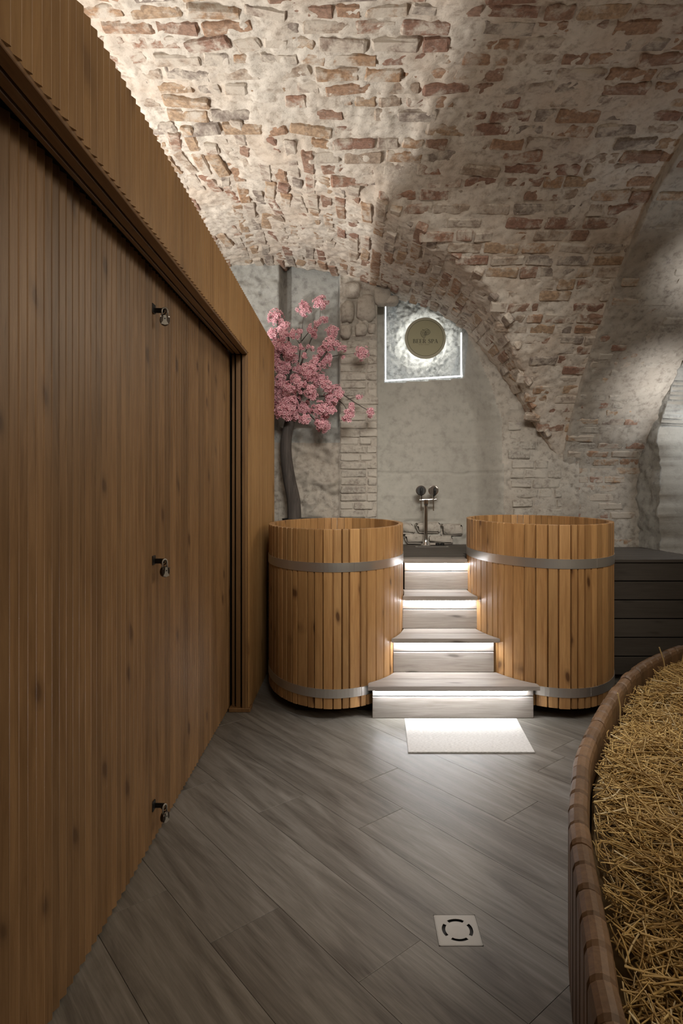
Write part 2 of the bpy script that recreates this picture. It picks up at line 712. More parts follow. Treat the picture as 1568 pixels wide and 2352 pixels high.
for c, tx, ty, n, L in cand:
    px, py = project(c)
    if not (-60 < px < 1640 and -60 < py < 1200): continue
    # hidden behind the timber wall at the left
    if c.x / (c.z - H) < -.575 or random.random() < .06: continue
    size = L * 1000 / (c.y ** 2 + c.z ** 2)
    vis.append((size, c, tx, ty, n, L))
vis.sort(key=lambda a: -a[0])
far = MB()
for i, (size, c, tx, ty, n, L) in enumerate(vis):
    a = random.gauss(0, .035)
    if c.x < -.2: a += random.gauss(0, .10)
    tx2 = (tx * math.cos(a) + ty * math.sin(a)).normalized()
    nn = (n + tx * random.gauss(0, .04) + ty * random.gauss(0, .06)).normalized()
    tx2 = (tx2 - nn * tx2.dot(nn)).normalized()
    ty2 = nn.cross(tx2)
    off = random.gauss(.0085, .006)
    W = random.uniform(.074, .090)
    p = c + nn * off
    if i < 300:
        place_brick(ceiling, p, tx2, ty2, nn, L, W, 'brick')
    else:
        v, f = brick_geo(L, W, .05, i)
        far.add([p + tx2 * q[0] + ty2 * q[1] + nn * q[2] for q in v], f)


def vary_islands(o, nper):
    """random tint per brick of a joined mass"""
    pass


# joined bricks: colour varies through a per-brick attribute
def brick_attr_mat():
    t = NT('old_red_brick_mass')
    a = t.node('ShaderNodeAttribute', attribute_name='tint').outputs['Fac']
    v = t.coords('World')
    x = t.node('ShaderNodeValToRGB')
    x.color_ramp.interpolation = 'CONSTANT'
    e = x.color_ramp.elements
    while len(e) < len(BR): e.new(.5)
    for i, c in enumerate(BR):
        e[i].position = i / len(BR); e[i].color = (*c, 1)
    t.l.new(a, x.inputs[0])
    b = t.noise(v, 40, 5, .65)
    col = t.mix(t.ramp(b, [(.35, .55), (.6, 0.0)]), x.outputs[0], (.09, .055, .04))
    s1 = t.noise(v, 9, 6, .68, .3)
    s1 = t.math('ADD', s1, t.math('MULTIPLY', t.math('SUBTRACT', a, .5), .16))
    col = t.mix(t.ramp(s1, [(.455, 0.0), (.60, 1.0)]), col, (.61, .54, .46))
    t.bump(b, .6, .01)
    return t.done(col, .88)


def set_tint(o, per_vert):
    at = o.data.attributes.new('tint', 'FLOAT', 'POINT')
    at.data.foreach_set('value', np.asarray(per_vert, dtype=np.float32))


M['brickmass'] = brick_attr_mat()
if far.v:
    fo = far.build('brick_courses', M['brickmass'], ceiling)
    fo['kind'] = 'stuff'
    nb = len(far.v) // 24
    set_tint(fo, np.repeat(rng.random(nb), 24))
print('visible ceiling bricks', len(vis))


# ------------------------------------------------------------------ structure: back wall
def sstep(a, b, x):
    t = min(1, max(0, (x - a) / (b - a)))
    return t * t * (3 - 2 * t)


def niche_right(z):
    return float(np.interp(z, [.9, 1.3, 2.24, 2.6, 3.06, 3.4], [1.50, 1.50, 1.47, 1.36, 1.14, .95]))


def wall_y(x, z):
    rough = .012
    y = 6.0
    if x < -.74:                                  # left rough plaster
        y = 5.97; rough = .03
    elif x < -.14:
        if z > 2.15:
            k = sstep(-.74, -.70, x) * (1 - sstep(-.17, -.13, x))
            y = 5.97 + .17 * k; rough = .004
        else:
            y = 6.03; rough = .055
        y += 0
    elif x < .227:
        y = 5.98; rough = .012
        if z > 3.02: y = 5.95; rough = .045
    elif x < 1.52 and z < 3.7:
        xr = niche_right(z)
        k = 1 - sstep(xr - .26, xr, x)
        y = 6.0 + .28 * k
        rough = .006 + .02 * (1 - k)
        for zc_, am in ((1.71, .016), (2.02, .006), (1.45, .005)):
            if abs(z - zc_ - .02 * nz(x * 5, zc_, 0)) < .009 and nz(x * 3, zc_ * 9, 1) > -.25: y += am
        if z < 1.22: rough = .035; y -= .04 * sstep(1.22, 1.1, z)
        bot = 2.64 + .05 * (x - .314) / .8
        if .314 < x < 1.117 and z > bot:
            y = 6.44; rough = .034; return y + rough * (nz(x * 7, 3.1, z * 7, 3) + .7 * nz(x * 26, 7.7, z * 26, 3))
    else:
        y = 6.0; rough = .02
    n1 = nz(x * 4.5, 3.1, z * 4.5, 3)
    n2 = nz(x * 16, 7.7, z * 16, 3)
    return y + rough * (n1 * 1.0 + n2 * .5)


def wall_mat_idx(x, z):
    if .314 < x < 1.117 and z > 2.64 + .05 * (x - .314) / .8: return 2
    if .227 < x < niche_right(z) - .02: return 1
    if x < -.14 and z > 2.0: return 3
    return 0


wall_back = grid_mesh(np.arange(-2.4, 2.22, .0145), np.arange(.0, 3.9, .0145), lambda x, z: (x, wall_y(x, z), z), 'wall_back', M['paint'], matfn=wall_mat_idx, mats=[M['paint'], M['plaster'], M['white_rough'], M['cool_plaster']])
tag(wall_back, 'whitewashed old masonry back wall with a plastered arched niche', kind='structure')

# painted bricks on the pier left of the niche and on the wall right of it
UP = Vector((0, 0, 1)); RT = Vector((1, 0, 0)); FW = Vector((0, -1, 0))
z = 1.30
while z < 3.04:
    off = random.choice([0, .12])
    x = -.14 + random.uniform(0, .01)
    while x < .215:
        L = min(random.choice([.25, .12, .18, .25]), .225 - x)
        if L > .05:
            place_brick(wall_back, Vector((x + L / 2, 5.965 + random.gauss(0, .004), z)), RT, UP, FW, L, .066, 'paintbrick')
        x += L + .012
    z += .079
z = 1.12
while z < 2.5:
    xl = niche_right(z) + .03
    x = xl + random.uniform(0, .05)
    xe = 2.04
    while x < xe:
        L = min(random.choice([.24, .26, .13, .2]), xe - x)
        if z < float(zb(x + L)) - .02 and L > .05:
            place_brick(wall_back, Vector((x + L / 2, 5.985 + random.gauss(0, .006), z)), RT, UP, FW, L, .078, 'paintbrick')
        x += L + .018
    z += .095
# large rough stones under the vault, beside the niche
for (sx, sz, sw, sh) in [(-.03, 3.47, .20, .16), (-.06, 3.27, .13, .22), (.12, 3.30, .20, .26), (.28, 3.42, .18, .18), (-.08, 3.08, .12, .13), (.07, 3.09, .12, .13), (.17, 3.10, .08, .11), (.36, 3.38, .14, .09)]:
    r = random.Random(int(sx * 1000))
    v = []; f = []
    nu, nv = 12, 8
    for j in range(nv + 1):
        ph = math.pi * j / nv
        for i in range(nu):
            th = 2 * math.pi * i / nu
            a, b, c = math.sin(ph) * math.cos(th), math.cos(ph), math.sin(ph) * math.sin(th)
            q = lambda t: math.copysign(abs(t) ** .6, t)
            d = 1 + .22 * nz(a * 1.5 + sx * 9, b * 1.5, c * 1.5 + sz * 9, 2)
            v.append((sx + q(a) * sw / 2 * d, 5.95 + q(c) * .07 * d, sz + q(b) * sh / 2 * d))
    for j in range(nv):
        for i in range(nu):
            k = (i + 1) % nu
            f.append((j * nu + i, (j + 1) * nu + i, (j + 1) * nu + k, j * nu + k))
    link_mesh('stone', v, f, M['paint'], wall_back, (sx, 5.95, sz), True)
# jutting ledge stones at the foot of the niche
for (sx, sz, sw, sh) in [(.33, 1.17, .18, .10), (.52, 1.14, .17, .11), (.36, 1.05, .22, .09), (.75, 1.15, .24, .10), (1.0, 1.13, .22, .12), (.62, 1.045, .2, .09), (.88, 1.03, .25, .08)]:
    v, f = cbox(sx - sw / 2, sx + sw / 2, 6.17, 6.30, sz - sh / 2, sz + sh / 2, .02)
    v = [(a + .03 * nz(a * 9, b * 9, c * 9), b + .03 * nz(a * 7 + 5, b * 9, c * 9), c + .02 * nz(a * 9, b * 9 + 4, c * 9)) for a, b, c in v]
    link_mesh('stone', v, f, M['paint'], wall_back, (sx, 6.2, sz), True)


# ------------------------------------------------------------------ structure: transverse band (wall_right top) + right wall
prof = [(6.02, .0), (6.02, .9), (6.02, 1.3), (6.02, 1.7)]
arch_y = np.linspace(6.0, 2.3, 210)
band_prof = [(6.02, zz) for zz in np.arange(0, 1.76, .02)] + [(float(yy), float(zs(yy)) - .07) for yy in arch_y]
bp = [band_prof[0]]
for p in band_prof[1:]:
    if math.hypot(p[0] - bp[-1][0], p[1] - bp[-1][1]) > .014: bp.append(p)
band_prof = bp
cols_x = [2.045] + list(np.arange(2.05, 2.96, .017))


def band_pt(u, j):
    y, zz = band_prof[int(j)]
    d = .014 * nz(u * 5, y * 5, zz * 5, 2) + .012 * nz(u * 18, y * 18, zz * 18, 3)
    if u < 2.05:
        return (2.045 + .01 * nz(y * 6, zz * 6, 0), y + (.12 if j < 80 else .06), zz + (0 if j < 80 else .14))
    return (u + .3 * d, y - d, zz - .6 * d)


band = grid_mesh(cols_x, list(range(len(band_prof))), band_pt, 'wall_right', M['paint'], flip=False)
tag(band, 'whitewashed masonry pier at the right that curves up into the vault', kind='structure')
# bricks of the pier and of the arch band
ss = 0.0; last = band_prof[0]; k = 0
cum = [0]
for a, b in zip(band_prof[:-1], band_prof[1:]): cum.append(cum[-1] + math.hypot(b[0] - a[0], b[1] - a[1]))
BY = [p[0] for p in band_prof]; BZ = [p[1] for p in band_prof]
s = 1.02
while s < cum[-1] - .1:
    y = float(np.interp(s, cum, BY)); zz = float(np.interp(s, cum, BZ))
    y2 = float(np.interp(s + .02, cum, BY)); z2 = float(np.interp(s + .02, cum, BZ))
    t = Vector((0, y2 - y, z2 - zz)).normalized()
    n = t.cross(RT)
    if n.y > 0 or (abs(n.y) < .01 and n.z > 0): n = -n
    x = 2.06 + random.uniform(-.02, .06)
    while x < 2.82:
        L = random.choice([.25, .26, .13, .24, .2])
        if x + L > 2.84: break
        px, py = project((x + L / 2, y, zz))
        exposed = 1.2 < zz < 1.95
        if px < 1620 and py > -40 and random.random() < (.95 if exposed else .75):
            off = random.gauss(.006, .004) if exposed else random.gauss(.001, .006)
            place_brick(band, Vector((x + L / 2, y, zz)) + n * off, RT, n.cross(RT), n, L, .068, 'halfbrick' if (exposed or random.random() < .5) else 'paintbrick')
        x += L + random.uniform(.012, .03)
    s += .088


def side_x(y, z):
    x = 2.80 + (6.0 - y) * .10
    rough = .03
    top = 2.34 + .22 * sstep(0, .5, 5.66 - y) + .10 * math.sqrt(max(0, min(1, (5.68 - y) / .3)))
    if y < 5.66 and z < top - .25 * (1 - sstep(0, .25, 5.66 - y)):
        x += .30; rough = .008
    return x + rough * (nz(y * 5, z * 5, 2.2, 3) + .4 * nz(y * 17, z * 17, 5.2, 3))


def side_m(y, z):
    return 1 if side_x(y, z) > 3.0 + (6 - y) * .1 - .03 else 0


wall_side = grid_mesh(np.arange(3.4, 6.2, .02), np.arange(0, 3.9, .02), lambda y, z: (side_x(y, z), y, z), 'wall_side', M['cool_plaster'], matfn=side_m, mats=[M['cool_plaster'], M['plaster']], flip=True)
tag(wall_side, 'rough grey plastered side wall with a smooth arched recess at the far right', kind='structure')
wall_side.name = 'wall_right_recess'
# closing walls out of view (right, left rear and behind the camera)
wr = MB().box(3.4, 3.5, -2.2, 3.45, 0, 3.9).build('wall_east', M['cool_plaster']); tag(wr, 'plain plastered wall beyond the straw bed', kind='structure')
wq = MB().box(-2.6, 3.5, -2.3, -2.2, 0, 3.9).build('wall_rear', M['cool_plaster']); tag(wq, 'plain plastered wall behind the viewer', kind='structure')
wl = MB().box(-2.6, -2.5, -2.2, 6.2, 0, 3.9).build('wall_outer', M['cool_plaster']); tag(wl, 'outer wall behind the timber enclosure', kind='structure')

# ------------------------------------------------------------------ floor
floor = MB().box(-2.5, 3.5, -2.2, 6.6, -.08, -.006).build('floor', M['dark'])
tag(floor, 'grey-brown wood-look floor of wide diagonal planks', kind='structure')
ang = math.radians(-50)
ux, uy = math.cos(ang), math.sin(ang)
nx_, ny_ = -uy, ux
PW, PL = .28, 1.5
known = {0: -1.457, 2: -2.114, 4: -1.729, 1: -2.526, -1: -1.907, -2: -2.266, 3: -2.434, 6: -1.915}
n0 = 1.24
gap = .0007
DR = (.287, .4385, 2.063, 2.2165)


def clip_poly(poly, a, b, c):
    out = []
    for i in range(len(poly)):
        p, q = poly[i], poly[(i + 1) % len(poly)]
        dp = a * p[0] + b * p[1] - c; dq = a * q[0] + b * q[1] - c
        if dp <= 0: out.append(p)
        if dp * dq < 0:
            t = dp / (dp - dq)
            out.append((p[0] + (q[0] - p[0]) * t, p[1] + (q[1] - p[1]) * t))
    return out


def emit_plank(polys):
    if not isinstance(polys[0], list): polys = [polys]
    polys = [p for p in polys if len(p) > 2]
    if not polys: return
    allp = [q for p in polys for q in p]
    cx = sum(p[0] for p in allp) / len(allp); cy = sum(p[1] for p in allp) / len(allp)
    bev = .0008 if len(polys) == 1 else 0.0
    verts = []; faces = []
    for poly in polys:
        n = len(poly); b0 = len(verts)
        px_ = sum(p[0] for p in poly) / n; py_ = sum(p[1] for p in poly) / n
        loc = [((p[0] - cx) * ux + (p[1] - cy) * uy, (p[0] - cx) * nx_ + (p[1] - cy) * ny_) for p in poly]
        mx, my = (px_ - cx) * ux + (py_ - cy) * uy, (px_ - cx) * nx_ + (py_ - cy) * ny_
        verts += [(a, b, -.008) for a, b in loc] + [(a, b, -bev) for a, b in loc]
        for a, b in loc:
            l = math.hypot(a - mx, b - my) or 1
            verts.append((a - (a - mx) / l * bev * 1.5, b - (b - my) / l * bev * 1.5, 0))
        faces.append(tuple(b0 + 2 * n + i for i in range(n)))
        for i in range(n):
            j = (i + 1) % n
            faces.append((b0 + i, b0 + j, b0 + n + j, b0 + n + i))
            if bev: faces.append((b0 + n + i, b0 + n + j, b0 + 2 * n + j, b0 + 2 * n + i))
    me = bpy.data.meshes.new('plank'); me.from_pydata(verts, [], faces); me.materials.append(M['floor']); me.update()
    o = bpy.data.objects.new('plank', me)
    o.location = (cx, cy, 0); o.rotation_euler = (0, 0, ang)
    COL.objects.link(o); o.parent = floor


for r in range(-16, 20):
    a0 = n0 + r * PW
    base = known.get(r, -1.3 - (r * .53) % PL)
    for k in range(-5, 6):
        u0 = base + k * PL; u1 = u0 + PL
        poly = [(u * ux + v * nx_, u * uy + v * ny_) for u, v in ((u0 + gap, a0 + gap), (u1 - gap, a0 + gap), (u1 - gap, a0 + PW - gap), (u0 + gap, a0 + PW - gap))]
        for cl in ((-1, 0, .95), (1, 0, 3.4), (0, -1, 1.2), (0, 1, 6.2)):
            poly = clip_poly(poly, *cl)
            if len(poly) < 3: break
        if len(poly) < 3: continue
        xs = [p[0] for p in poly]; ys = [p[1] for p in poly]
        inter = clip_poly(clip_poly(clip_poly(clip_poly(poly, -1, 0, -DR[0]), 1, 0, DR[1]), 0, -1, -DR[2]), 0, 1, DR[3])
        if len(inter) < 3:
            emit_plank(poly)
        else:           # cut the drain opening out of the plank
            L_ = clip_poly(poly, 1, 0, DR[0]); R_ = clip_poly(poly, -1, 0, -DR[1])
            mid = clip_poly(clip_poly(poly, -1, 0, -DR[0]), 1, 0, DR[1])
            n_ = clip_poly(mid, 0, 1, DR[2]); f_ = clip_poly(mid, 0, -1, -DR[3])
            emit_plank([L_, R_, n_, f_])

# drain
dr = empty('floor_drain', ((DR[0] + DR[1]) / 2, (DR[2] + DR[3]) / 2, 0), 'square steel floor drain with a ring of four curved slots', 'drain')
cx, cy = dr.location.x, dr.location.y
m = MB()
hw = .0745
m.box(cx - hw, cx + hw, cy - hw, cy - hw + .003, -.005, .0005); m.box(cx - hw, cx + hw, cy + hw - .003, cy + hw, -.005, .0005)
m.box(cx - hw, cx - hw + .003, cy - hw, cy + hw, -.005, .0005); m.box(cx + hw - .003, cx + hw, cy - hw, cy + hw, -.005, .0005)
m.build('drain_frame', M['dull_steel'], dr)
MB().box(cx - hw, cx + hw, cy - hw, cy + hw, -.0055, -.005).build('sump', M['black'], dr)
# slotted cover: polar mesh with holes
v = []; f = []
NA = 96
rad = [0, .02, .0405, .0425, .0545, .0565]
def zc(r): return -.0012 if r < .04 else (-.0018 if r < .045 else -.001)
for r in rad:
    for i in range(NA):
        a = 2 * math.pi * i / NA
        v.append((cx + r * math.cos(a), cy + r * math.sin(a), zc(r)))
for i in range(NA):
    a = 2 * math.pi * i / NA
    sx = max(abs(math.cos(a)), abs(math.sin(a)))
    v.append((cx + .071 * math.cos(a) / sx, cy + .071 * math.sin(a) / sx, -.001))
for k in range(len(rad)):
    for i in range(NA):
        j = (i + 1) % NA
        if k in (3,):
            am = (i + .5) / NA * 4 % 1
            if .13 < ((am + .5) % 1) < .87: continue
        f.append((k * NA + i, k * NA + j, (k + 1) * NA + j, (k + 1) * NA + i))
cov = link_mesh('slotted_cover', v, f, M['dull_steel'], dr, dr.location)
md = cov.modifiers.new('t', 'SOLIDIFY'); md.thickness = .0018; md.offset = -1
MB().lathe([(.004, -.001), (.003, .0002)], (cx, cy, 0), 'Z', 12).build('centre_screw', M['chrome'], dr)

# ------------------------------------------------------------------ left: slatted timber wall + door
XW, XD = -.729, -.875
P = .0285 * 1.53
AMP = .018
ZT = 2.85
JY = 4.22
ZH = 2.49


def slat_proto(name, h, mat):
    # sawtooth profile: recessed near edge, proud far edge
    pr = [(-.022, 0), (-AMP, 0), (-.0012, P - .0085), (0, P - .007), (0, P - .0022), (-.0012, P - .001), (-AMP, P - .0008), (-.022, P - .0008)]
    n = len(pr)
    v = [(a, b, 0) for a, b in pr] + [(a, b, h) for a, b in pr]
    f = [tuple(range(n)), tuple(range(n, 2 * n))[::-1]] + [(i, i + n, (i + 1) % n + n, (i + 1) % n) for i in range(n)]
    me = bpy.data.meshes.new(name); me.from_pydata(v, [], f); me.materials.append(mat); me.update()
    return me


def lay_slats(parent, me, x, y0, y1, z, name='slat'):
    y = y0
    while y < y1 - .01:
        o = bpy.data.objects.new(name, me)
        o.location = Vector((x, y, z)) - parent_world(parent)
        COL.objects.link(o); o.parent = parent
        y += P


core = MB()
core.box(XW - .16, XW - .021, -1.4, JY, ZH + .052, ZT - .004)            # above the door
core.box(XW - .030, XW - .018, -1.4, JY, ZH + .004, ZT - .004)
core.box(XW - .16, XW - .021, JY + .135, 5.585, 0, ZT - .004)
core.box(XW - .045, XW - .021, JY + .021, JY + .136, 0, ZT - .004)
core.box(XW - .16, XW - .021, JY - .01, JY + .136, ZH + .052, ZT - .004)            # beyond the door
core.box(XW - .16, XW - .021, -1.6, -1.4, 0, ZT - .004)
core.box(-2.49, XW - .16, 5.50, 5.575, 0, ZT - .004)             # end of the open-topped enclosure
wall_left = core.build('wall_left', M['frame'])
tag(wall_left, 'timber enclosure wall clad in narrow vertical saw-tooth pine slats', kind='structure')
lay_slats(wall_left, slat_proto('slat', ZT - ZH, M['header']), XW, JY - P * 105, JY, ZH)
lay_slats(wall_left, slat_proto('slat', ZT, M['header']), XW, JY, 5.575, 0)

door = MB().box(XD - .05, XD - .021, -.25, JY + .12, .004, ZH + .03).build('door_1', M['dark'])
tag(door, 'wide sliding door clad in narrow vertical saw-tooth pine slats', kind='structure')
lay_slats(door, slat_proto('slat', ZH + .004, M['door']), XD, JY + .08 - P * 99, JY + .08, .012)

# frame: stepped head boards and jamb boards
trim = empty('trim_1', (XW, JY, 0), 'stepped timber lining around the sliding door', kind='structure')
w3 = [(XW - .009, XW - .048, 0.0), (XW - .062, XW - .094, .020), (XW - .108, XW - .126, .040)]
MB().box(XW - .30, XW - .006, JY + .12, JY + .13, 0, ZH + .05).build('shade_backing', M['dark'], trim)  # near-black sheet that darkens the grooves between the jamb boards
MB().box(XW - .31, XW - .30, -1.6, JY + .13, 0, ZH + .05).build('shade_backing', M['dark'], trim)  # unseen panel added to stop enclosure light leaking in above the door
MB().box(XW - .30, XW - .026, -1.4, JY + .1, ZH + .045, ZH + .05).build('shade_backing', M['dark'], trim)
for a, b, d in w3:
    MB().box(b, a, -1.4, JY + d - .001, ZH - .012 + d * .35, ZH + .004 + d * .35, .002).build('head_board', M['frame'], trim)
    MB().box(b, a, JY + .002 + d * 1.1, JY + .02 + d * 1.1, .0, ZH - .013 + d * .35, .002).build('jamb_board', M['jamb'], trim)
MB().box(XW - .14, XW + .01, JY - .004, JY + .10, 0, .028, .004).build('foot_block', M['frame'], trim)


# hasps and padlocks
def hasp_lock(z, rot, lab_h, lab_p, openr=0.0):
    y = 2.675
    h = empty('door_hasp', (XD + .0, y, z), lab_h, 'hasp', 'hasps on the slatted door')
    MB().box(XD - .004, XD + .004, y - .035, y + .004, z - .012, z + .028, .002).build('plate', M['black'], h)
    MB().box(XD, XD + .045, y - .006, y - .001, z - .008, z + .014, .002).build('arm', M['black'], h)
    ring = [(XD + .040 + .011 * math.cos(a), y - .004, z - .001 + .013 * math.sin(a)) for a in np.linspace(0, 2 * math.pi, 17)]
    MB().tube(ring, .0028, 8).build('staple', M['bronze'], h)
    p = empty('padlock', (XD + .048, y - .012, z - .002), lab_p, 'padlock', None)
    p.rotation_euler = (0, 0, rot)
    L = p.location
    def W(x, yy, zz): return (L.x + x, L.y + yy, L.z + zz)
    sh = [W(-.012, 0, -.022), W(-.012, 0, 0)] + [W(-.012 * math.cos(t), 0, .014 * math.sin(t)) for t in np.linspace(0.3, math.pi - .3, 9)] + [W(.012, 0, 0), W(.012, 0, -.022)]
    MB().tube(sh, .0035, 10).build('shackle', M['dull_steel'], p, smooth=True)
    b = MB()
    # rounded body, disc-like
    pr = []
    N = 28
    for side, dy in ((0, -.009), (1, .009)):
        for sc in (.9, 1.0):
            pr.append([(sc * .021 * math.cos(t) , dy * (1.0 if sc < 1 else .75), -.040 + sc * .024 * math.sin(t)) for t in np.linspace(0, 2 * math.pi, N, endpoint=False)])
    pr = [pr[0], pr[1], pr[3], pr[2]]
    v = [W(*q) for ring_ in pr for q in ring_]
    f = [tuple(range(N)), tuple(range(3 * N, 4 * N))[::-1]]
    for k in range(3):
        for i in range(N):
            j = (i + 1) % N
            f.append((k * N + i, (k + 1) * N + i, (k + 1) * N + j, k * N + j))
    b.add(v, f)
    b.build('body', M['bronze'], p)
    c = MB()
    out = [(-.006, -.020), (.006, -.020), (.008, -.045), (.016, -.058), (.0, -.0625), (-.016, -.058), (-.008, -.045)]
    n = len(out)
    v = [W(a, -.0115, bb) for a, bb in out] + [W(a, -.008, bb) for a, bb in out]
    c.add(v, [tuple(range(n))] + [(i, i + n, (i + 1) % n + n, (i + 1) % n) for i in range(n)])
    c.build('bell_plate', M['dull_steel'], p)
    k = MB(); k.lathe([(.003, 0), (.003, .002)], W(0, -.0125, -.035), 'Y', 10); k.build('keyhole', M['black'], p)
    for sx in (-.017, .017):
        k = MB(); k.lathe([(.0035, 0), (.002, .003)], W(sx, -.0115, -.026), 'Y', 10); k.build('rivet', M['chrome'], p)


hasp_lock(2.327, .35, 'black hasp high on the slatted door, holding the topmost padlock', 'dark padlock with a silver bell-shaped plate, topmost on the slatted door')
hasp_lock(1.229, .95, 'black hasp halfway up the slatted door', 'dark padlock hanging halfway up the slatted door')
hasp_lock(.158, 1.15, 'black hasp low on the slatted door near the floor', 'dark padlock low on the slatted door just above the floor')

# ------------------------------------------------------------------ oval tubs
def ell(cx, cy, A, B, t): return Vector((cx + A * math.cos(t), cy + B * math.sin(t), 0))


def tub(cx, cy, z0, z1, bands, label, seed):
    r = random.Random(seed)
    A, B, T = .53, .81, .036
    t_ = empty('oval_tub', (cx, cy, 0), label, 'tub')
    N = 2000
    th = np.linspace(-math.pi / 2, 1.5 * math.pi, N)
    px = A * np.cos(th); py = B * np.sin(th)
    cum = np.concatenate([[0], np.cumsum(np.hypot(np.diff(px), np.diff(py)))])
    per = cum[-1]
    ws = []
    while sum(ws) < per: ws.append(r.choice([.047, .052, .062, .075, .082, .06, .07, .088]))
    sc = per / sum(ws)
    s0 = 0
    for wd in ws:
        wd *= sc
        g = .0022
        ts = [float(np.interp(q, cum, th)) for q in (s0 + g, s0 + g + .0045, s0 + wd / 2, s0 + wd - g - .0045, s0 + wd - g)]
        s0 += wd
        out = []
        for i, q in enumerate(ts):
            p = ell(0, 0, A, B, q)
            n = Vector((math.cos(q) / A, math.sin(q) / B, 0)).normalized()
            out.append(p - n * (.011 if i in (0, 4) else 0.0))
        inn = []
        for q in (ts[4], ts[0]):
            p = ell(0, 0, A, B, q); n = Vector((math.cos(q) / A, math.sin(q) / B, 0)).normalized()
            inn.append(p - n * T)
        pr = out + inn
        n = len(pr)
        c = sum(pr, Vector()) / n
        dz = r.uniform(-.0015, .0015)
        v = [(cx + p.x, cy + p.y, z0 + dz) for p in pr] + [(cx + p.x, cy + p.y, z1 - .004) for p in pr]
        v += [(cx + p.x + (c.x - p.x) * .06, cy + p.y + (c.y - p.y) * .06, z1 + dz * .3) for p in pr]
        f = [tuple(range(n))[::-1], tuple(range(2 * n, 3 * n))]
        for k in (0, 1):
            for i in range(n):
                j = (i + 1) % n
                f.append((k * n + i, k * n + j, (k + 1) * n + j, (k + 1) * n + i))
        link_mesh('stave', v, f, M['tub'], t_, (cx + c.x, cy + c.y, z0))
    # floor of the tub
    m = MB()
    nn = 48
    for zz0, zz1 in ((z0 + .02, z0 + .06),):
        v = [(cx + (A - T) * math.cos(2 * math.pi * i / nn), cy + (B - T) * math.sin(2 * math.pi * i / nn), q) for q in (zz0, zz1) for i in range(nn)]
        m.add(v, [tuple(range(nn))[::-1], tuple(range(nn, 2 * nn))] + [(i, (i + 1) % nn, nn + (i + 1) % nn, nn + i) for i in range(nn)])
    m.build('tub_floor', M['tub'], t_)
    # dark recessed skids that lift the tub
    for sx in (-.22, .22):
        MB().box(cx + sx - .05, cx + sx + .05, cy - .62, cy + .62, 0, z0 + .02, .004).build('skid', M['dark'], t_)
    for (b0, b1) in bands:
        m = MB()
        nn = 120
        v = []
        for off, zz in ((.0005, b0), (.0035, b0), (.0035, b1), (.0005, b1)):
            for i in range(nn):
                a = 2 * math.pi * i / nn
                n = Vector((math.cos(a) / A, math.sin(a) / B, 0)).normalized()
                v.append((cx + A * math.cos(a) + n.x * off, cy + B * math.sin(a) + n.y * off, zz))
        f = []
        for k in range(4):
            for i in range(nn):
                j = (i + 1) % nn
                f.append((k * nn + i, k * nn + j, ((k + 1) % 4) * nn + j, ((k + 1) % 4) * nn + i))
        bo = m.add(v, f).build('steel_band', M['steel'], t_)
        # riveted lap plate on the front
        a = -math.pi / 2 + r.choice([.05, -.05]) + .32
        pts = []
        for q in np.linspace(a, a + .12, 5):
            n = Vector((math.cos(q) / A, math.sin(q) / B, 0)).normalized()
            pts.append((cx + A * math.cos(q) + n.x * .006, cy + B * math.sin(q) + n.y * .006, n))
        v = []; f = []
        for x_, y_, n in pts: v += [(x_, y_, b0 + .001), (x_, y_, b1 - .001), (x_ - n.x * .003, y_ - n.y * .003, b0 + .001), (x_ - n.x * .003, y_ - n.y * .003, b1 - .001)]
        for i in range(4):
            k = i * 4
            f += [(k, k + 4, k + 5, k + 1), (k + 1, k + 5, k + 7, k + 3), (k, k + 2, k + 6, k + 4)]
        f += [(0, 1, 3, 2), (16, 18, 19, 17)]
        MB().add(v, f).build('lap_plate', M['steel'], bo, loc=(cx, cy, 0)).location = (0, 0, 0)
    return t_


tub(-.142, 4.885, .075, 1.277, [(.990, 1.052), (.147, .207)], 'left oval wooden tub with two steel bands, beside the slatted door wall', 1)
tub(1.451, 4.885, .075, 1.306, [(1.012, 1.076), (.150, .212)], 'right oval wooden tub with two steel bands, next to the straw bed', 2)

# ------------------------------------------------------------------ steps
steps = empty('tub_steps', (.666, 4.11, 0), 'grey wooden steps with lit risers between the two oval tubs', 'steps')
SX = .666
tubc = [(-.142, 4.885), (1.451, 4.885)]


def xlim(y, side):
    A, B = .53 + .008, .81 + .008
    cx_, cy_ = tubc[side]
    k = 1 - ((y - cy_) / B) ** 2
    if k <= 0: return None
    e = A * math.sqrt(k)
    return cx_ + e if side == 0 else cx_ - e


def board_poly(x0, x1, y0, y1):
    n = 8
    Lp = []; Rp = []
    for i in range(n + 1):
        y = y0 + (y1 - y0) * i / n
        a = xlim(y, 0); b = xlim(y, 1)
        Lp.append((max(x0, a) if a is not None else x0, y)); Rp.append((min(x1, b) if b is not None else x1, y))
    return Lp, Rp


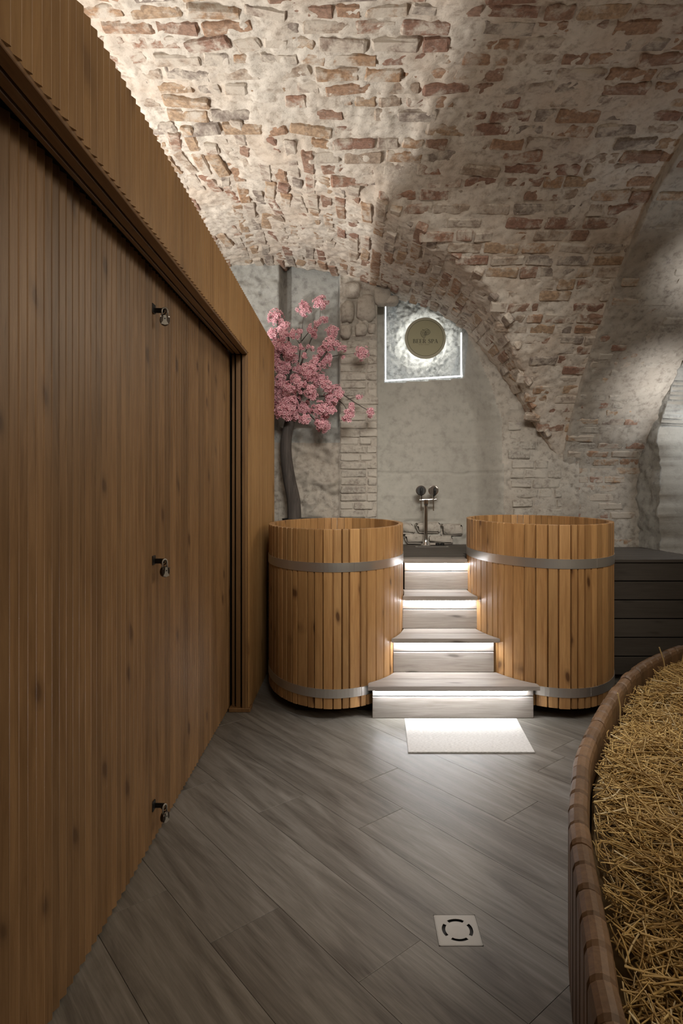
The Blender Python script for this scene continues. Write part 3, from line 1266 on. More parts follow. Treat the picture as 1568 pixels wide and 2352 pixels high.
def tread_board(x0, x1, y0, y1, z0, z1, parent, mat='step', name='tread_board'):
    Lp, Rp = board_poly(x0, x1, y0, y1)
    n = len(Lp)
    c = .003
    v = []
    for zz in (z0, z1 - c):
        for i in range(n): v += [(Lp[i][0], Lp[i][1], zz), (Rp[i][0], Rp[i][1], zz)]
    for i in range(n):
        yy = Lp[i][1] + (c if i == 0 else (-c if i == n - 1 else 0))
        v += [(Lp[i][0] + c, yy, z1), (Rp[i][0] - c, yy, z1)]
    f = []
    for lay in (0, 2):
        for i in range(n - 1):
            k = lay * 2 * n + i * 2
            q = (k, k + 1, k + 3, k + 2)
            f.append(q if lay else q[::-1])
    for lay in (0, 1):
        a = lay * 2 * n; b = (lay + 1) * 2 * n
        f.append((a, a + 1, b + 1, b)); f.append((a + 2 * n - 1, a + 2 * n - 2, b + 2 * n - 2, b + 2 * n - 1))
        for i in range(n - 1):
            k = i * 2
            f.append((a + k + 2, a + k, b + k, b + k + 2)); f.append((a + k + 1, a + k + 3, b + k + 3, b + k + 1))
    cxm = (Lp[0][0] + Rp[0][0]) / 2
    return link_mesh(name, v, f, M[mat], parent, (cxm, (y0 + y1) / 2, (z0 + z1) / 2))


RY = [4.11, 4.39, 4.67, 4.95]
NY = [4.075, 4.355, 4.635, 4.915]
TZ = [.2268, .4775, .7305, .98]
FW_ = [(.123, 1.2095), (.282, 1.007), (.370, .967), (.409, .932)]
TW = [(.093, 1.243), (.245, 1.075), (.355, .985)]
TH = .028
base_z = 0.0
for i in range(4):
    x0, x1 = FW_[i]
    zb0 = base_z
    bh = .145
    # face board, upper lit board, LED channel
    MB().box(x0, x1, RY[i], RY[i] + .022, zb0, zb0 + bh, .003).build('riser_board', M['step'], steps, loc=((x0 + x1) / 2, RY[i], zb0))
    MB().box(x0, x1, RY[i] + .002, RY[i] + .024, zb0 + bh + .005, TZ[i] - TH, .002).build('upper_riser_board', M['step'], steps, loc=((x0 + x1) / 2, RY[i], zb0 + bh))
    a, b = x0 + .012, x1 - (.05 if i in (0, 2) else .015)
    ch = MB().box(a, b, RY[i] - .031, RY[i] - .015, TZ[i] - TH - .006, TZ[i] - TH - .0005)
    ch = ch.build('led_channel', M['dull_steel'], steps, loc=(a, RY[i], TZ[i]))
    MB().box(a, b, RY[i] - .029, RY[i] - .017, TZ[i] - TH - .0085, TZ[i] - TH - .006).build('led_strip', M['led'], ch, loc=(a, RY[i], TZ[i])).location = (0, 0, 0)
    if i < 3:
        x0, x1 = TW[i]
        mid = NY[i] + .158
        tread_board(x0, x1, NY[i], mid, TZ[i] - TH, TZ[i], steps)
        tread_board(x0, x1, mid + .005, RY[i + 1] + (.0 if i < 2 else .0), TZ[i] - TH, TZ[i], steps)
        # stringers under the tread
        MB().box(FW_[i][0] + .002, FW_[i][0] + .03, RY[i] + .024, 4.9, 0, TZ[i] - TH) if False else None
    base_z = TZ[i]
MB().box(.42, .92, 4.13, 4.94, .0, .19).build('stringer_block', M['dark'], steps)

# ------------------------------------------------------------------ platform deck behind / beside the tubs
deck = empty('platform_deck', (1.0, 4.95, 0), 'dark boarded platform behind and beside the tubs', 'platform')
y = NY[3]
k = 0
while y < 6.24:
    y1 = min(y + .142, 6.25)
    # strips left of, between and right of the tubs
    segs = [(-.70, 3.05)]
    def tub_x(cx_, y_a, y_b):
        ks = [1 - ((q - 4.885) / .818) ** 2 for q in (y_a, y_b, (y_a + y_b) / 2)]
        if max(ks) <= 0: return None
        e = .538 * math.sqrt(max(0, max(ks)))
        return cx_ - e, cx_ + e
    L_ = tub_x(-.142, y, y1); R_ = tub_x(1.451, y, y1)
    cuts = []
    x = -.70 if y < 5.55 else -1.6
    if L_:
        if L_[0] - x > .03: cuts.append((x, L_[0]))
        x = L_[1]
    if R_:
        cuts.append((x, R_[0])); x = R_[1]
    xe = 2.79 + (6.0 - y1) * .10
    cuts.append((x, xe))
    if y1 > 5.94:
        cuts = [(.24, 1.48)]; 
        if y > 5.94 and y1 > 6.24: y1 = 6.235
        if y1 > 6.02: cuts = [(.24, 1.36)]
    for a, b in cuts:
        o = MB().box(a, b, y, y1, .952, .98, .003).build('deck_board', M['deck'], deck, loc=((a + b) / 2, y, .966))
        if k == 0 and .2 < a < .5: o.data.materials[0] = M['step']; o['label'] = 'paler grey deck board at the top of the steps'
    y += .147; k += 1
    if y > 6.14: break
# fascia between the tubs and the boarded fronts
for (a, b) in ((1.995, 2.87), (-.70, -.685)):
    z = .952
    kk = 0
    while z > .06:
        MB().box(a, b, 4.93, 4.955, z - .148, z - .005, .003).build('front_board', M['deck'], deck, loc=((a + b) / 2, 4.93, z))
        z -= .152
MB().box(2.0, 2.86, 4.957, 4.98, .02, .95).build('shade_backing', M['dark'], deck)
MB().box(-.72, -.36, 5.42, 5.45, .0, .95).build('shade_backing', M['dark'], deck)  # dark sheet standing in for the shade between wall and left tub
for (a, b) in ((.4, .92), (2.1, 2.3), (-.69, -.6)):
    MB().box(a, b, 5.75, 5.85, 0, .952).build('support_post', M['dark'], deck)

# ------------------------------------------------------------------ beer tap
tx, ty, tz = .712, 6.05, .98
tap = empty('beer_tap', (tx, ty, tz), 'chrome two-handled beer tap column on the platform', 'tap')
m = MB().lathe([(.050, 0), (.050, .006), (.040, .012), (.026, .045), (.022, .06)], (tx, ty, tz), 'Z', 28); m.build('base_cone', M['chrome'], tap, smooth=False)
MB().lathe([(.019, .058), (.019, .40), (.028, .42), (.030, .45), (.022, .46)], (tx, ty, tz), 'Z', 24).build('column', M['chrome'], tap)
MB().tube([(tx - .060, ty, tz + .455), (tx + .105, ty, tz + .462)], .014, 16).build('crossbar', M['chrome'], tap)
for sx, ring in ((-.050, False), (.072, True)):
    x = tx + sx
    z = tz + .55
    fa = MB().tube([(x, ty - .005, tz + .46), (x, ty - .03, tz + .475), (x, ty - .045, tz + .50)], .010, 12).build('tap_body', M['chrome'], tap)
    MB().tube([(x - .002, ty - .045, tz + .455), (x - .003, ty - .052, tz + .35)], [.007, .005], 10).build('spout', M['chrome'], tap)
    md_ = MB().lathe([(.044, .006), (.050, .004), (.050, -.006), (.044, -.008)], (x, ty - .01, z), 'Y', 36)
    o = md_.build('medallion_rim', M['chrome'] if ring else M['bronze'], tap)
    MB().lathe([(.041, -.0085), (.041, -.0105)], (x, ty - .01, z), 'Y', 32).build('medallion_face', M['black'] if not ring else M['bronze'], tap)
    MB().lathe([(.006, 0), (.010, .01), (.012, .05), (.009, .075), (.004, .08)], (x + .012 * (1 if ring else 0), ty - .045, tz + .50), 'Z', 16).build('handle', M['black'], tap)
tray = empty('drip_tray', (.72, 5.98, .98), 'flat steel drip tray in front of the beer tap', 'tray')
MB().box(.60, .92, 5.93, 5.99, .9805, .984, .001).build('tray_rim', M['dull_steel'], tray)
MB().box(.62, .90, 5.94, 5.98, .984, .9855).build('tray_grate', M['black'], tray)
kn = empty('black_lump', (.86, 6.12, .98), 'small black double lump on the deck behind the beer tap', 'lump')  # two small black bumps of unknown purpose
for sx in (-.022, .024): MB().lathe([(.022, 0), (.022, .018), (.015, .024)], (.86 + sx, 6.12, .98), 'Z', 16).build('cap', M['black'], kn)

# ------------------------------------------------------------------ mat
v, f = cbox(-.5, .5, -.5, .5, 0, .008, 0)
cs = {(-.5, -.5): (.316, 3.569), (.5, -.5): (1.058, 3.569), (.5, .5): (1.090, 4.092), (-.5, .5): (.338, 4.092)}
nv, nf = [], []
for zz in (0.001, .006, .008):
    for (a, b), (x, y) in cs.items():
        ins = .003 if zz == .008 else 0
        nv.append((x - math.copysign(ins, a), y - math.copysign(ins, b), zz))
nf = [(8, 9, 10, 11)]
for k in (0, 4):
    for i in range(4):
        j = (i + 1) % 4
        nf.append((k + i, k + j, k + 4 + j, k + 4 + i))
mt = link_mesh('floor_mat', nv, nf, M['mat'], None, (.70, 3.83, 0))
tag(mt, 'pale grey woven floor mat in front of the lowest step', 'mat')

# ------------------------------------------------------------------ niche: round sign + LED outline
sgx, sgz, sgy = .733, 3.098, 6.27
sign = empty('round_sign', (sgx, sgy, sgz), 'round olive-gold sign reading BEER SPA with a glowing halo', 'sign')
MB().lathe([(.205, 0), (.211, .004), (.211, .022), (.205, .024)], (sgx, sgy, sgz), 'Y', 72).build('sign_rim', M['discedge'], sign)
MB().lathe([(.190, -.0015), (.190, .002)], (sgx, sgy, sgz), 'Y', 72).build('sign_face', M['disc'], sign)
MB().lathe([(.180, 0), (.180, .012)], (sgx, sgy + .034, sgz), 'Y', 72).build('halo_light', M['led3'], sign)
MB().lathe([(.03, 0), (.03, .25)], (sgx, sgy + .045, sgz), 'Y', 16).build('mounting_post', M['dull_steel'], sign)
fy = sgy - .0024


def stroke(m, pts, wd, close=False):
    P2 = [Vector((a, b)) for a, b in pts]
    n = len(P2)
    L = []; R = []
    for i in range(n):
        a = P2[i - 1] if (i > 0 or close) else P2[i]
        b = P2[(i + 1) % n] if (i < n - 1 or close) else P2[i]
        t = (b - a).normalized()
        q = Vector((-t.y, t.x)) * ((wd[i] if isinstance(wd, (list, tuple)) else wd) / 2)
        L.append(P2[i] + q); R.append(P2[i] - q)
    v = [(p.x, fy, p.y) for p in L] + [(p.x, fy, p.y) for p in R]
    v += [(p.x, fy + .0012, p.y) for p in L] + [(p.x, fy + .0012, p.y) for p in R]
    f = []
    rg = range(n if close else n - 1)
    for i in rg:
        j = (i + 1) % n
        f += [(i, j, n + j, n + i), (i, 2 * n + i, 2 * n + j, j), (n + i, n + j, 3 * n + j, 3 * n + i)]
    m.add(v, f)


def arc(cx, cy, rx, ry, a0, a1, n=10):
    return [(cx + rx * math.cos(math.radians(a0 + (a1 - a0) * i / n)), cy + ry * math.sin(math.radians(a0 + (a1 - a0) * i / n))) for i in range(n + 1)]


def glyph(ch):
    """(advance, list of (points, widths)) in units of cap height"""
    B_, T_, S_ = .19, .07, .045
    if ch == 'B': return .80, [([(.18, 0), (.18, 1)], B_), ([(.02, .03), (.4, .03)], .06), ([(.02, .97), (.4, .97)], .06), ([(.36, .53), (.27, .53)], .05),
                               ([(.35, .97)] + arc(.36, .75, .22, .22, 90, -90) + [(.3, .53)], [.06] + [.05, .07, .1, .14, .17, .18, .17, .14, .1, .07, .05] + [.05]),
                               ([(.35, .52)] + arc(.38, .275, .27, .245, 90, -90) + [(.3, .03)], [.06] + [.05, .07, .1, .14, .18, .19, .18, .14, .1, .07, .05] + [.05])]
    if ch == 'E': return .78, [([(.18, 0), (.18, 1)], B_), ([(.02, .03), (.68, .03)], .06), ([(.02, .97), (.66, .97)], .06), ([(.2, .52), (.5, .52)], .06), ([(.66, .0), (.70, .28)], .05), ([(.64, 1), (.66, .74)], .05), ([(.5, .38), (.5, .66)], .05)]
    if ch == 'P': return .76, [([(.18, 0), (.18, 1)], B_), ([(.02, .03), (.38, .03)], .06), ([(.02, .97), (.4, .97)], .06),
                               ([(.35, .97)] + arc(.38, .72, .25, .25, 90, -90) + [(.3, .47)], [.06] + [.05, .07, .1, .14, .17, .18, .17, .14, .1, .07, .05] + [.05])]
    if ch == 'R': return .88, glyph('P')[1] + [([(.42, .5), (.56, .3), (.66, .04), (.86, .03)], [.1, .18, .17, .05])]
    if ch == 'A': return .92, [([(.14, .02), (.45, 1.0)], .06), ([(.45, 1.0), (.76, .02)], .19), ([(.22, .33), (.62, .33)], .06), ([(.0, .03), (.28, .03)], .05), ([(.58, .03), (.94, .03)], .05)]
    if ch == 'S':
        p = [(.60, .70), (.56, .86), (.42, .97), (.24, .95), (.13, .82), (.15, .67), (.30, .56), (.47, .46), (.60, .33), (.60, .16), (.46, .04), (.26, .03), (.12, .14), (.09, .31)]
        return .74, [(p, [.04, .06, .08, .12, .15, .17, .19, .19, .17, .15, .12, .08, .06, .04]), ([(.61, .68), (.61, .98)], .04), ([(.08, .33), (.08, .02)], .04)]
    if ch == 'T': return .8, [([(.4, 0), (.4, 1)], B_), ([(.05, .97), (.75, .97)], .06), ([(.2, .03), (.6, .03)], .06)]
    if ch == 'H': return .95, [([(.18, 0), (.18, 1)], B_), ([(.75, 0), (.75, 1)], B_), ([(.18, .5), (.75, .5)], .08)]
    if ch == '&': return .9, [([(.8, .05), (.3, .6), (.25, .85), (.4, .97), (.55, .85), (.5, .65), (.2, .4), (.15, .2), (.3, .03), (.55, .08), (.8, .45)], .12)]
    return .42, []


def text(s_, cxm, zbase, h, track=.04, name='lettering'):
    wtot = sum((glyph(c)[0] + track) for c in s_) - track
    x = cxm - wtot * h / 2
    for c in s_:
        adv, st = glyph(c)
        if st:
            m = MB()
            for pts, wd in st:
                ww = [q * h for q in wd] if isinstance(wd, (list, tuple)) else wd * h
                stroke(m, [(x + a * h, zbase + b * h) for a, b in pts], ww)
            m.build(name, M['ink'], sign)
        x += (adv + track) * h


text('BEER SPA', sgx, 3.045, .041, .03)
m = MB()
x = sgx - .068
h = .0078
for c in 'BATHS & BEERS':
    adv, st = glyph(c)
    for pts, wd in st:
        ww = [q * h for q in wd] if isinstance(wd, (list, tuple)) else wd * h
        stroke(m, [(x + a * h, 3.0255 + b * h) for a, b in pts], ww)
    x += (adv + .32) * h
m.build('small_lettering', M['ink'], sign)
m = MB(); stroke(m, arc(sgx, sgz, .184, .184, 0, 360, 72)[:-1], .0035, True); m.build('ring_line', M['ink'], sign)
# hop emblem: two overlapping hop cones with a leaf line
m = MB()
ex, ez = sgx - .012, 3.145
for ccx, ccz, sc, rt in ((ex - .008, ez - .006, 1.0, .12), (ex + .032, ez + .008, .8, -.85)):
    def R2(a, b):
        return (ccx + sc * (a * math.cos(rt) - b * math.sin(rt)), ccz + sc * (a * math.sin(rt) + b * math.cos(rt)))
    stroke(m, [R2(a, b) for a, b in [(0, -.048), (-.022, -.022), (-.030, .006), (-.022, .03), (0, .040), (.022, .03), (.030, .006), (.022, -.022), (0, -.048)]], .003)
    for row, wd in ((.022, .022), (.004, .026), (-.014, .022), (-.03, .013)):
        for k in (-1, 0, 1):
            if abs(k) and wd < .015: continue
            stroke(m, [R2(k * wd * .62 + a, row + b) for a, b in ((-.008, .010), (-.006, -.002), (0, -.009), (.006, -.002), (.008, .010))], .0025)
stroke(m, [(ex - .022, ez + .044), (ex - .006, ez + .034), (ex + .012, ez + .042), (ex + .03, ez + .048), (ex + .05, ez + .034)], .0035)
m.build('hop_emblem', M['ink'], sign)

led = empty('niche_led_outline', (.71, 6.29, 2.66), 'glowing white LED outline around the niche behind the round sign', 'light strip')
yl = 6.30
MB().box(.322, .331, yl, yl + .014, 2.665, 3.46).build('led_strip', M['led2'], led)
MB().box(1.102, 1.111, yl, yl + .014, 2.715, 3.16).build('led_strip', M['led2'], led)
v, f = cbox(.322, 1.111, yl, yl + .014, 2.658, 2.670)
v = [(a, b, c + .05 * (a - .314) / .8) for a, b, c in v]
link_mesh('led_strip', v, f, M['led2'], led, led.location)

# ------------------------------------------------------------------ cherry tree in pot
TY = 5.80


def tp(px, py, y=TY): return Vector(((px - 813) * y / F, y, H + (1122 - py) * y / F))


tree = empty('blossom_tree', (tp(676, 1190).x, TY, .98), 'artificial pink cherry blossom tree in a dark pot behind the left tub', 'tree')
pc = (tp(683, 1190).x, TY)
MB().lathe([(.10, 0), (.13, .20), (.145, .275), (.145, .285), (.13, .285), (.125, .26)], (pc[0], pc[1], .98), 'Z', 36).build('pot', M['pot'], tree)
MB().lathe([(.124, .235), (.124, .262)], (pc[0], pc[1], .98), 'Z', 30).build('soil', M['soil'], tree)
tr = bez([tp(676, 1200), tp(674, 1150), tp(664, 1100), tp(657, 1050), tp(657, 1010), tp(664, 975), tp(668, 955)], 6)
MB().tube(tr, [.068 - .022 * i / (len(tr) - 1) for i in range(len(tr))], 14).build('trunk', M['trunk'], tree, smooth=True)


def c8(x, y): return 600 + x / 5.6, 660 + y / 5.6


branches = [([(370, 1720), (330, 1400), (320, 1280), (300, 1100), (250, 850), (215, 600), (205, 430)], .032),
            ([(330, 1300), (365, 1150), (370, 950), (350, 650), (310, 540)], .024),
            ([(380, 1700), (480, 1450), (510, 1350), (560, 1230), (640, 1130), (720, 1000), (800, 880), (900, 760)], .034),
            ([(440, 1260), (480, 1110), (530, 930), (575, 820)], .020),
            ([(470, 1010), (500, 800), (510, 600)], .007), ([(500, 730), (450, 670)], .006), ([(520, 690), (600, 590), (660, 530)], .006),
            ([(490, 900), (520, 560), (545, 360)], .006), ([(560, 850), (650, 650), (760, 450), (810, 400)], .008),
            ([(730, 480), (755, 380), (757, 260)], .005), ([(800, 870), (890, 680), (905, 620)], .005),
            ([(760, 930), (950, 880), (1100, 860), (1290, 850)], .006), ([(720, 820), (900, 760), (1100, 780)], .006),
            ([(420, 1650), (640, 1420), (820, 1400), (1000, 1350), (1080, 1400), (1200, 1480), (1400, 1600)], .014),
            ([(900, 1400), (1050, 1500), (1130, 1650)], .008), ([(450, 1700), (600, 1620), (800, 1600), (920, 1560)], .013),
            ([(600, 1620), (700, 1720), (760, 1780)], .007), ([(1120, 1440), (1250, 1400)], .005), ([(400, 1720), (520, 1690), (600, 1720)], .008),
            ([(330, 1500), (280, 1550), (240, 1500)], .014)]
for i, (pts, r0) in enumerate(branches):
    rr = random.Random(i)
    y0 = TY
    y1 = TY - rr.uniform(.0, .28)
    if pts[-1][0] < 330: y1 = TY - .08
    P3 = []
    for k, (x, y) in enumerate(pts):
        u = k / (len(pts) - 1)
        yy = y0 + (y1 - y0) * u
        P3.append(tp(*c8(x, y), yy))
    b = bez(P3, 4)
    MB().tube(b, [r0 * .8 * (1 - .75 * k / (len(b) - 1)) for k in range(len(b))], 8).build('branch', M['trunk'], tree, smooth=True)

clusters = [(190, 385, 82), (290, 520, 62), (345, 480, 30), (160, 600, 62), (290, 610, 58), (425, 610, 55), (495, 565, 36), (545, 200, 32), (552, 285, 78), (765, 205, 76),
            (815, 400, 44), (725, 455, 44), (650, 540, 50), (680, 625, 40), (905, 575, 66), (230, 700, 75), (160, 760, 55), (290, 780, 80), (370, 820, 70), (200, 830, 80), (180, 920, 45),
            (370, 910, 75), (520, 770, 34), (605, 760, 24), (660, 790, 26), (870, 730, 70), (960, 760, 55), (1070, 785, 44), (555, 880, 36), (780, 830, 55), (830, 900, 62), (760, 900, 50), (830, 970, 55),
            (700, 980, 80), (1290, 845, 72), (1050, 900, 22), (220, 1000, 60), (270, 1060, 70), (330, 1010, 50), (480, 1060, 62), (600, 1080, 85), (640, 1150, 70), (240, 1170, 60), (240, 1260, 55),
            (440, 1180, 55), (480, 1240, 65), (760, 1190, 75), (830, 1260, 60), (870, 1290, 55), (700, 1250, 40), (620, 1330, 70), (650, 1400, 55), (350, 1290, 60), (220, 1330, 55), (400, 1400, 75),
            (250, 1430, 100), (340, 1480, 95), (210, 1530, 70), (280, 1590, 85), (390, 1560, 75), (420, 1640, 60), (340, 1680, 40), (960, 1340, 75), (1000, 1400, 45), (870, 1420, 55), (900, 1490, 62),
            (560, 1560, 70), (640, 1600, 45), (760, 1570, 85), (810, 1640, 60), (900, 1590, 50), (560, 1700, 60), (720, 1730, 45), (790, 1780, 75), (760, 1760, 60), (1255, 1410, 34), (1160, 1530, 48), (1130, 1620, 55), (1110, 1680, 50),
            (1400, 1590, 46), (1400, 1650, 34), (500, 1350, 30), (960, 1460, 30), (590, 1480, 30)]


def flower(m, p, n, s, rr):
    n = n.normalized(); a = n.orthogonal().normalized(); b = n.cross(a)
    th0 = rr.uniform(0, 6.28)
    for k in range(5):
        th = th0 + k * 2 * math.pi / 5
        d = a * math.cos(th) + b * math.sin(th)
        e = n.cross(d)
        lift = rr.uniform(.15, .5)
        v = [p + d * s * .12, p + d * s * .6 + e * s * .36 + n * s * lift * .4, p + d * s * 1.0 + n * s * lift * .7 + e * s * .12, p + d * s * 1.0 + n * s * lift * .7 - e * s * .12, p + d * s * .6 - e * s * .36 + n * s * lift * .4]
        m.add(v, [(0, 1, 2, 3, 4)], 0)
    q = s * .27
    v = [p + n * s * .28] + [p + n * s * .06 + (a * math.cos(t) + b * math.sin(t)) * q for t in (0, 1.57, 3.14, 4.71)]
    m.add(v, [(0, 1, 2), (0, 2, 3), (0, 3, 4), (0, 4, 1)], 1)


for i, (x, y, r) in enumerate(clusters):
    rr = random.Random(100 + i)
    px, py = c8(x, y)
    yy = TY - rr.uniform(.02, .30)
    if px < 645: yy = TY - rr.uniform(-.02, .12)
    c = tp(px, py, yy)
    R = r / 5.6 * yy / F
    m = MB()
    R *= 1.25 if r >= 50 else 1.05; nf_ = max(5, int((R / .0125) ** 2 * 2.6))
    for k in range(nf_):
        d = Vector((rr.gauss(0, 1), rr.gauss(0, 1), rr.gauss(0, 1))).normalized()
        if d.y > .3: d.y = -d.y
        q = c + d * R * rr.uniform(.4, 1.12)
        flower(m, q, d + Vector((rr.uniform(-.3, .3), -.35, rr.uniform(-.2, .3))), rr.uniform(.0145, .0195), rr)
    o = link_mesh('blossom_cluster', m.v, m.f, None, tree, c, False, [M['petal'], M['pistil']], m.m)
    o['kind'] = 'stuff'

# ------------------------------------------------------------------ straw bed
BT = .48
pts = [(.4876, 1.239), (.5406, 1.4308), (.6885, 1.961), (.788, 2.219), (.955, 2.596), (1.459, 3.404), (1.840, 3.851), (2.276, 4.22),
       (2.62, 4.36), (2.95, 4.18), (3.12, 3.7), (3.15, 2.6), (3.15, 1.2), (3.1, .0), (2.8, -.9), (2.0, -1.35), (1.15, -1.15), (.62, -.6), (.42, .1), (.415, .7)]
Pv = [Vector((a, b, 0)) for a, b in pts]
n = len(Pv)
dense = []
for i in range(n):
    a, b, c, d = Pv[i - 1], Pv[i], Pv[(i + 1) % n], Pv[(i + 2) % n]
    for k in range(30):
        t = k / 30
        dense.append(.5 * ((2 * b) + (c - a) * t + (2 * a - 5 * b + 4 * c - d) * t * t + (3 * b - a - 3 * c + d) * t ** 3))
D = np.array([(p.x, p.y) for p in dense] + [(dense[0].x, dense[0].y)])
for _ in range(25):
    D[1:-1] = .5 * D[1:-1] + .25 * (D[:-2] + D[2:]); D[0] = D[-1] = .5 * D[0] + .25 * (D[1] + D[-2])
cumd = np.concatenate([[0], np.cumsum(np.hypot(*np.diff(D, axis=0).T))])
per = cumd[-1]
bed = empty('straw_bed', (1.8, 1.6, 0), 'large oval wooden bed frame of upright rounded staves at the lower right', 'bed')
NS = int(per / .108)
TK = .066
for i in range(NS):
    rr = random.Random(500 + i)
    s0 = per * i / NS; s1 = per * (i + 1) / NS
    g = .002
    P0 = np.array([np.interp(s0 + g, cumd, D[:, 0]), np.interp(s0 + g, cumd, D[:, 1])])
    P1 = np.array([np.interp(s1 - g, cumd, D[:, 0]), np.interp(s1 - g, cumd, D[:, 1])])
    t = (P1 - P0) / np.linalg.norm(P1 - P0)
    nr = np.array([t[1], -t[0]])       # inward (right-hand side of the travel direction)
    w_ = np.linalg.norm(P1 - P0)
    top = BT + rr.uniform(-.006, .006)
    # cross-section across the thickness: flat sides and a rounded top
    sec = [(0, .004), (0, top - .028), (.006, top - .010), (.018, top - .001), (TK / 2, top + .003), (TK - .018, top - .001), (TK - .006, top - .010), (TK, top - .028), (TK, .004)]
    ns = len(sec)
    v = []
    for u, ch in ((0, .013), (.010, 0), (w_ - .010, 0), (w_, .013)):
        for a, zq in sec:
            aa = a + (ch if a < .001 else 0)
            p = P0 + t * u + nr * aa
            v.append((p[0], p[1], zq - (ch * .75 if zq > .1 else 0)))
    f = [tuple(range(ns)), tuple(range(3 * ns, 4 * ns))[::-1]]
    for k in range(3):
        for j in range(ns):
            q = (j + 1) % ns
            f.append((k * ns + j, (k + 1) * ns + j, (k + 1) * ns + q, k * ns + q))
    cc = P0 + t * w_ / 2
    link_mesh('stave', v, f, M['bed'], bed, (float(cc[0]), float(cc[1]), 0))
inner = []
for i in range(120):
    s_ = per * i / 120
    p = np.array([np.interp(s_, cumd, D[:, 0]), np.interp(s_, cumd, D[:, 1])]); q = np.array([np.interp(min(per, s_ + .02), cumd, D[:, 0]), np.interp(min(per, s_ + .02), cumd, D[:, 1])])
    if np.linalg.norm(q - p) < 1e-6: continue
    t = (q - p) / np.linalg.norm(q - p); nr = np.array([t[1], -t[0]])
    inner.append(p + nr * (TK + .006))
inner = np.array(inner)
ni = len(inner)
MB().add([(a, b, .02) for a, b in inner] + [(a, b, .34) for a, b in inner], [tuple(range(ni)), tuple(range(ni, 2 * ni))[::-1]] + [(i, (i + 1) % ni, ni + (i + 1) % ni, ni + i) for i in range(ni)]).build('mattress_base', M['strawbase'], bed)


def inside(x, y):
    x = np.asarray(x); y = np.asarray(y)
    c = np.zeros(x.shape, bool)
    j = ni - 1
    for i in range(ni):
        xi, yi = inner[i]; xj, yj = inner[j]
        k = ((yi > y) != (yj > y)) & (x < (xj - xi) * (y - yi) / (yj - yi + 1e-12) + xi)
        c ^= k
        j = i
    return c


def edge_dist(x, y):
    d = np.full(x.shape, 9.0)
    for i in range(ni): d = np.minimum(d, np.hypot(x - inner[i][0], y - inner[i][1]))
    return d


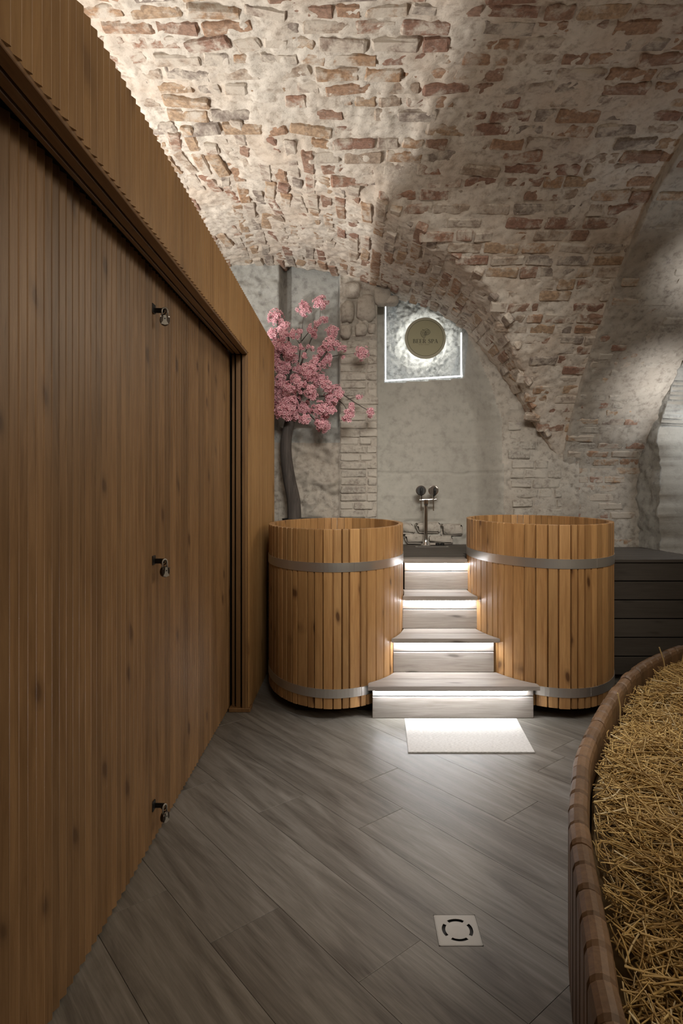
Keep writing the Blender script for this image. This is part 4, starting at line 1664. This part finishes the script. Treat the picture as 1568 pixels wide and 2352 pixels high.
def make_straw():
    N = 46000
    x = rng.uniform(.4, 3.1, N); y = rng.uniform(-.2, 4.35, N)
    keep = (x * F / np.maximum(y, .2) < 900) & inside(x, y)
    x, y = x[keep], y[keep]
    ed = edge_dist(x, y)
    n = len(x)
    hum = np.array([noise.noise(Vector((a * 2.2, b * 2.2, 0))) + .5 * noise.noise(Vector((a * 6, b * 6, 3))) for a, b in zip(x, y)])
    zc_ = .395 + .06 * np.clip(ed / .35, 0, 1) + .05 * hum * np.clip(ed / .1, 0, 1) + rng.uniform(-.035, .02, n)
    L = rng.uniform(.06, .25, n) * np.where(rng.random(n) < .1, 1.5, 1)
    wd = rng.uniform(.0012, .0034, n)
    az = rng.uniform(0, 2 * np.pi, n)
    el = rng.normal(0, .22, n)
    steep = rng.random(n) < .02
    el = np.where(steep, rng.uniform(.5, 1.2, n), el)
    L = np.where(ed < .12, np.minimum(L, .12), L)
    d = np.stack([np.cos(az) * np.cos(el), np.sin(az) * np.cos(el), np.sin(el)], 1)
    side = np.stack([-np.sin(az), np.cos(az), np.zeros(n)], 1)
    up = np.cross(d, side)
    c = np.stack([x, y, zc_], 1)
    bend = rng.normal(0, .22, n) * L
    bend2 = rng.normal(0, .12, n) * L
    ts = (-.5, -.15, .2, .5)
    rings = []
    for t in ts:
        q = c + d * (t * L)[:, None] + side * ((.25 - t * t) * bend)[:, None] + up * ((.25 - t * t) * bend2)[:, None]
        for k in range(3):
            a = 2 * np.pi * k / 3
            rings.append(q + (side * math.cos(a) + up * math.sin(a)) * wd[:, None])
    V = np.stack(rings, 1)            # n, 12, 3
    # keep tips inside the frame
    tip = V.reshape(-1, 3)
    ok = inside(tip[:, 0], tip[:, 1]).reshape(n, 12).all(1)
    V = V[ok]; n = len(V)
    fb = []
    for r_ in range(3):
        for k in range(3):
            fb.append((r_ * 3 + k, r_ * 3 + (k + 1) % 3, r_ * 3 + 3 + (k + 1) % 3, r_ * 3 + 3 + k))
    fb = np.array(fb)
    faces = (np.arange(n)[:, None, None] * 12 + fb[None]).reshape(-1, 4)
    me = bpy.data.meshes.new('straw')
    nv_ = n * 12; nf2 = len(faces)
    me.vertices.add(nv_); me.vertices.foreach_set('co', V.reshape(-1).astype(np.float32))
    me.loops.add(nf2 * 4); me.loops.foreach_set('vertex_index', faces.reshape(-1).astype(np.int32))
    me.polygons.add(nf2); me.polygons.foreach_set('loop_start', (np.arange(nf2) * 4).astype(np.int32))
    me.update(calc_edges=True)
    me.materials.append(M['straw'])
    o = bpy.data.objects.new('straw', me)
    COL.objects.link(o)
    tint = np.clip(rng.normal(.52, .25, n), 0, 1)
    set_tint(o, np.repeat(tint, 12))
    tag(o, 'loose golden straw heaped inside the wooden bed frame', 'straw', kind='stuff')
    print('straws', n)


make_straw()
# a few single stalks standing up at the far rim
for (x, y, z, dx, dy, dz, L, lb) in [(1.95, 3.82, .40, -.25, 0, 1, .16, 'leaning left against the dark platform boards'), (2.02, 3.80, .40, .25, 0, 1, .15, 'leaning right, between two others at the far rim'), (2.18, 3.95, .42, .05, 0, 1, .20, 'tallest and most upright, farthest along the rim'), (1.30, 2.98, .42, -.1, 0, 1, .13, 'short, nearest the right tub'), (1.42, 3.02, .42, .05, 0, 1, .12, 'short and straight, second nearest the right tub')]:
    p = Vector((x, y, z)); d = Vector((dx, dy, dz)).normalized() * L
    o = MB().tube(bez([p, p + d * .5 + Vector((.006, 0, 0)), p + d], 3), .0035, 6).build('straw_stalk', M['straw'], None, loc=(x, y, z))
    set_tint(o, [.9] * len(o.data.vertices))
    tag(o, 'pale straw stalk ' + lb, 'straw stalk', 'stalks standing up along the bed rim')
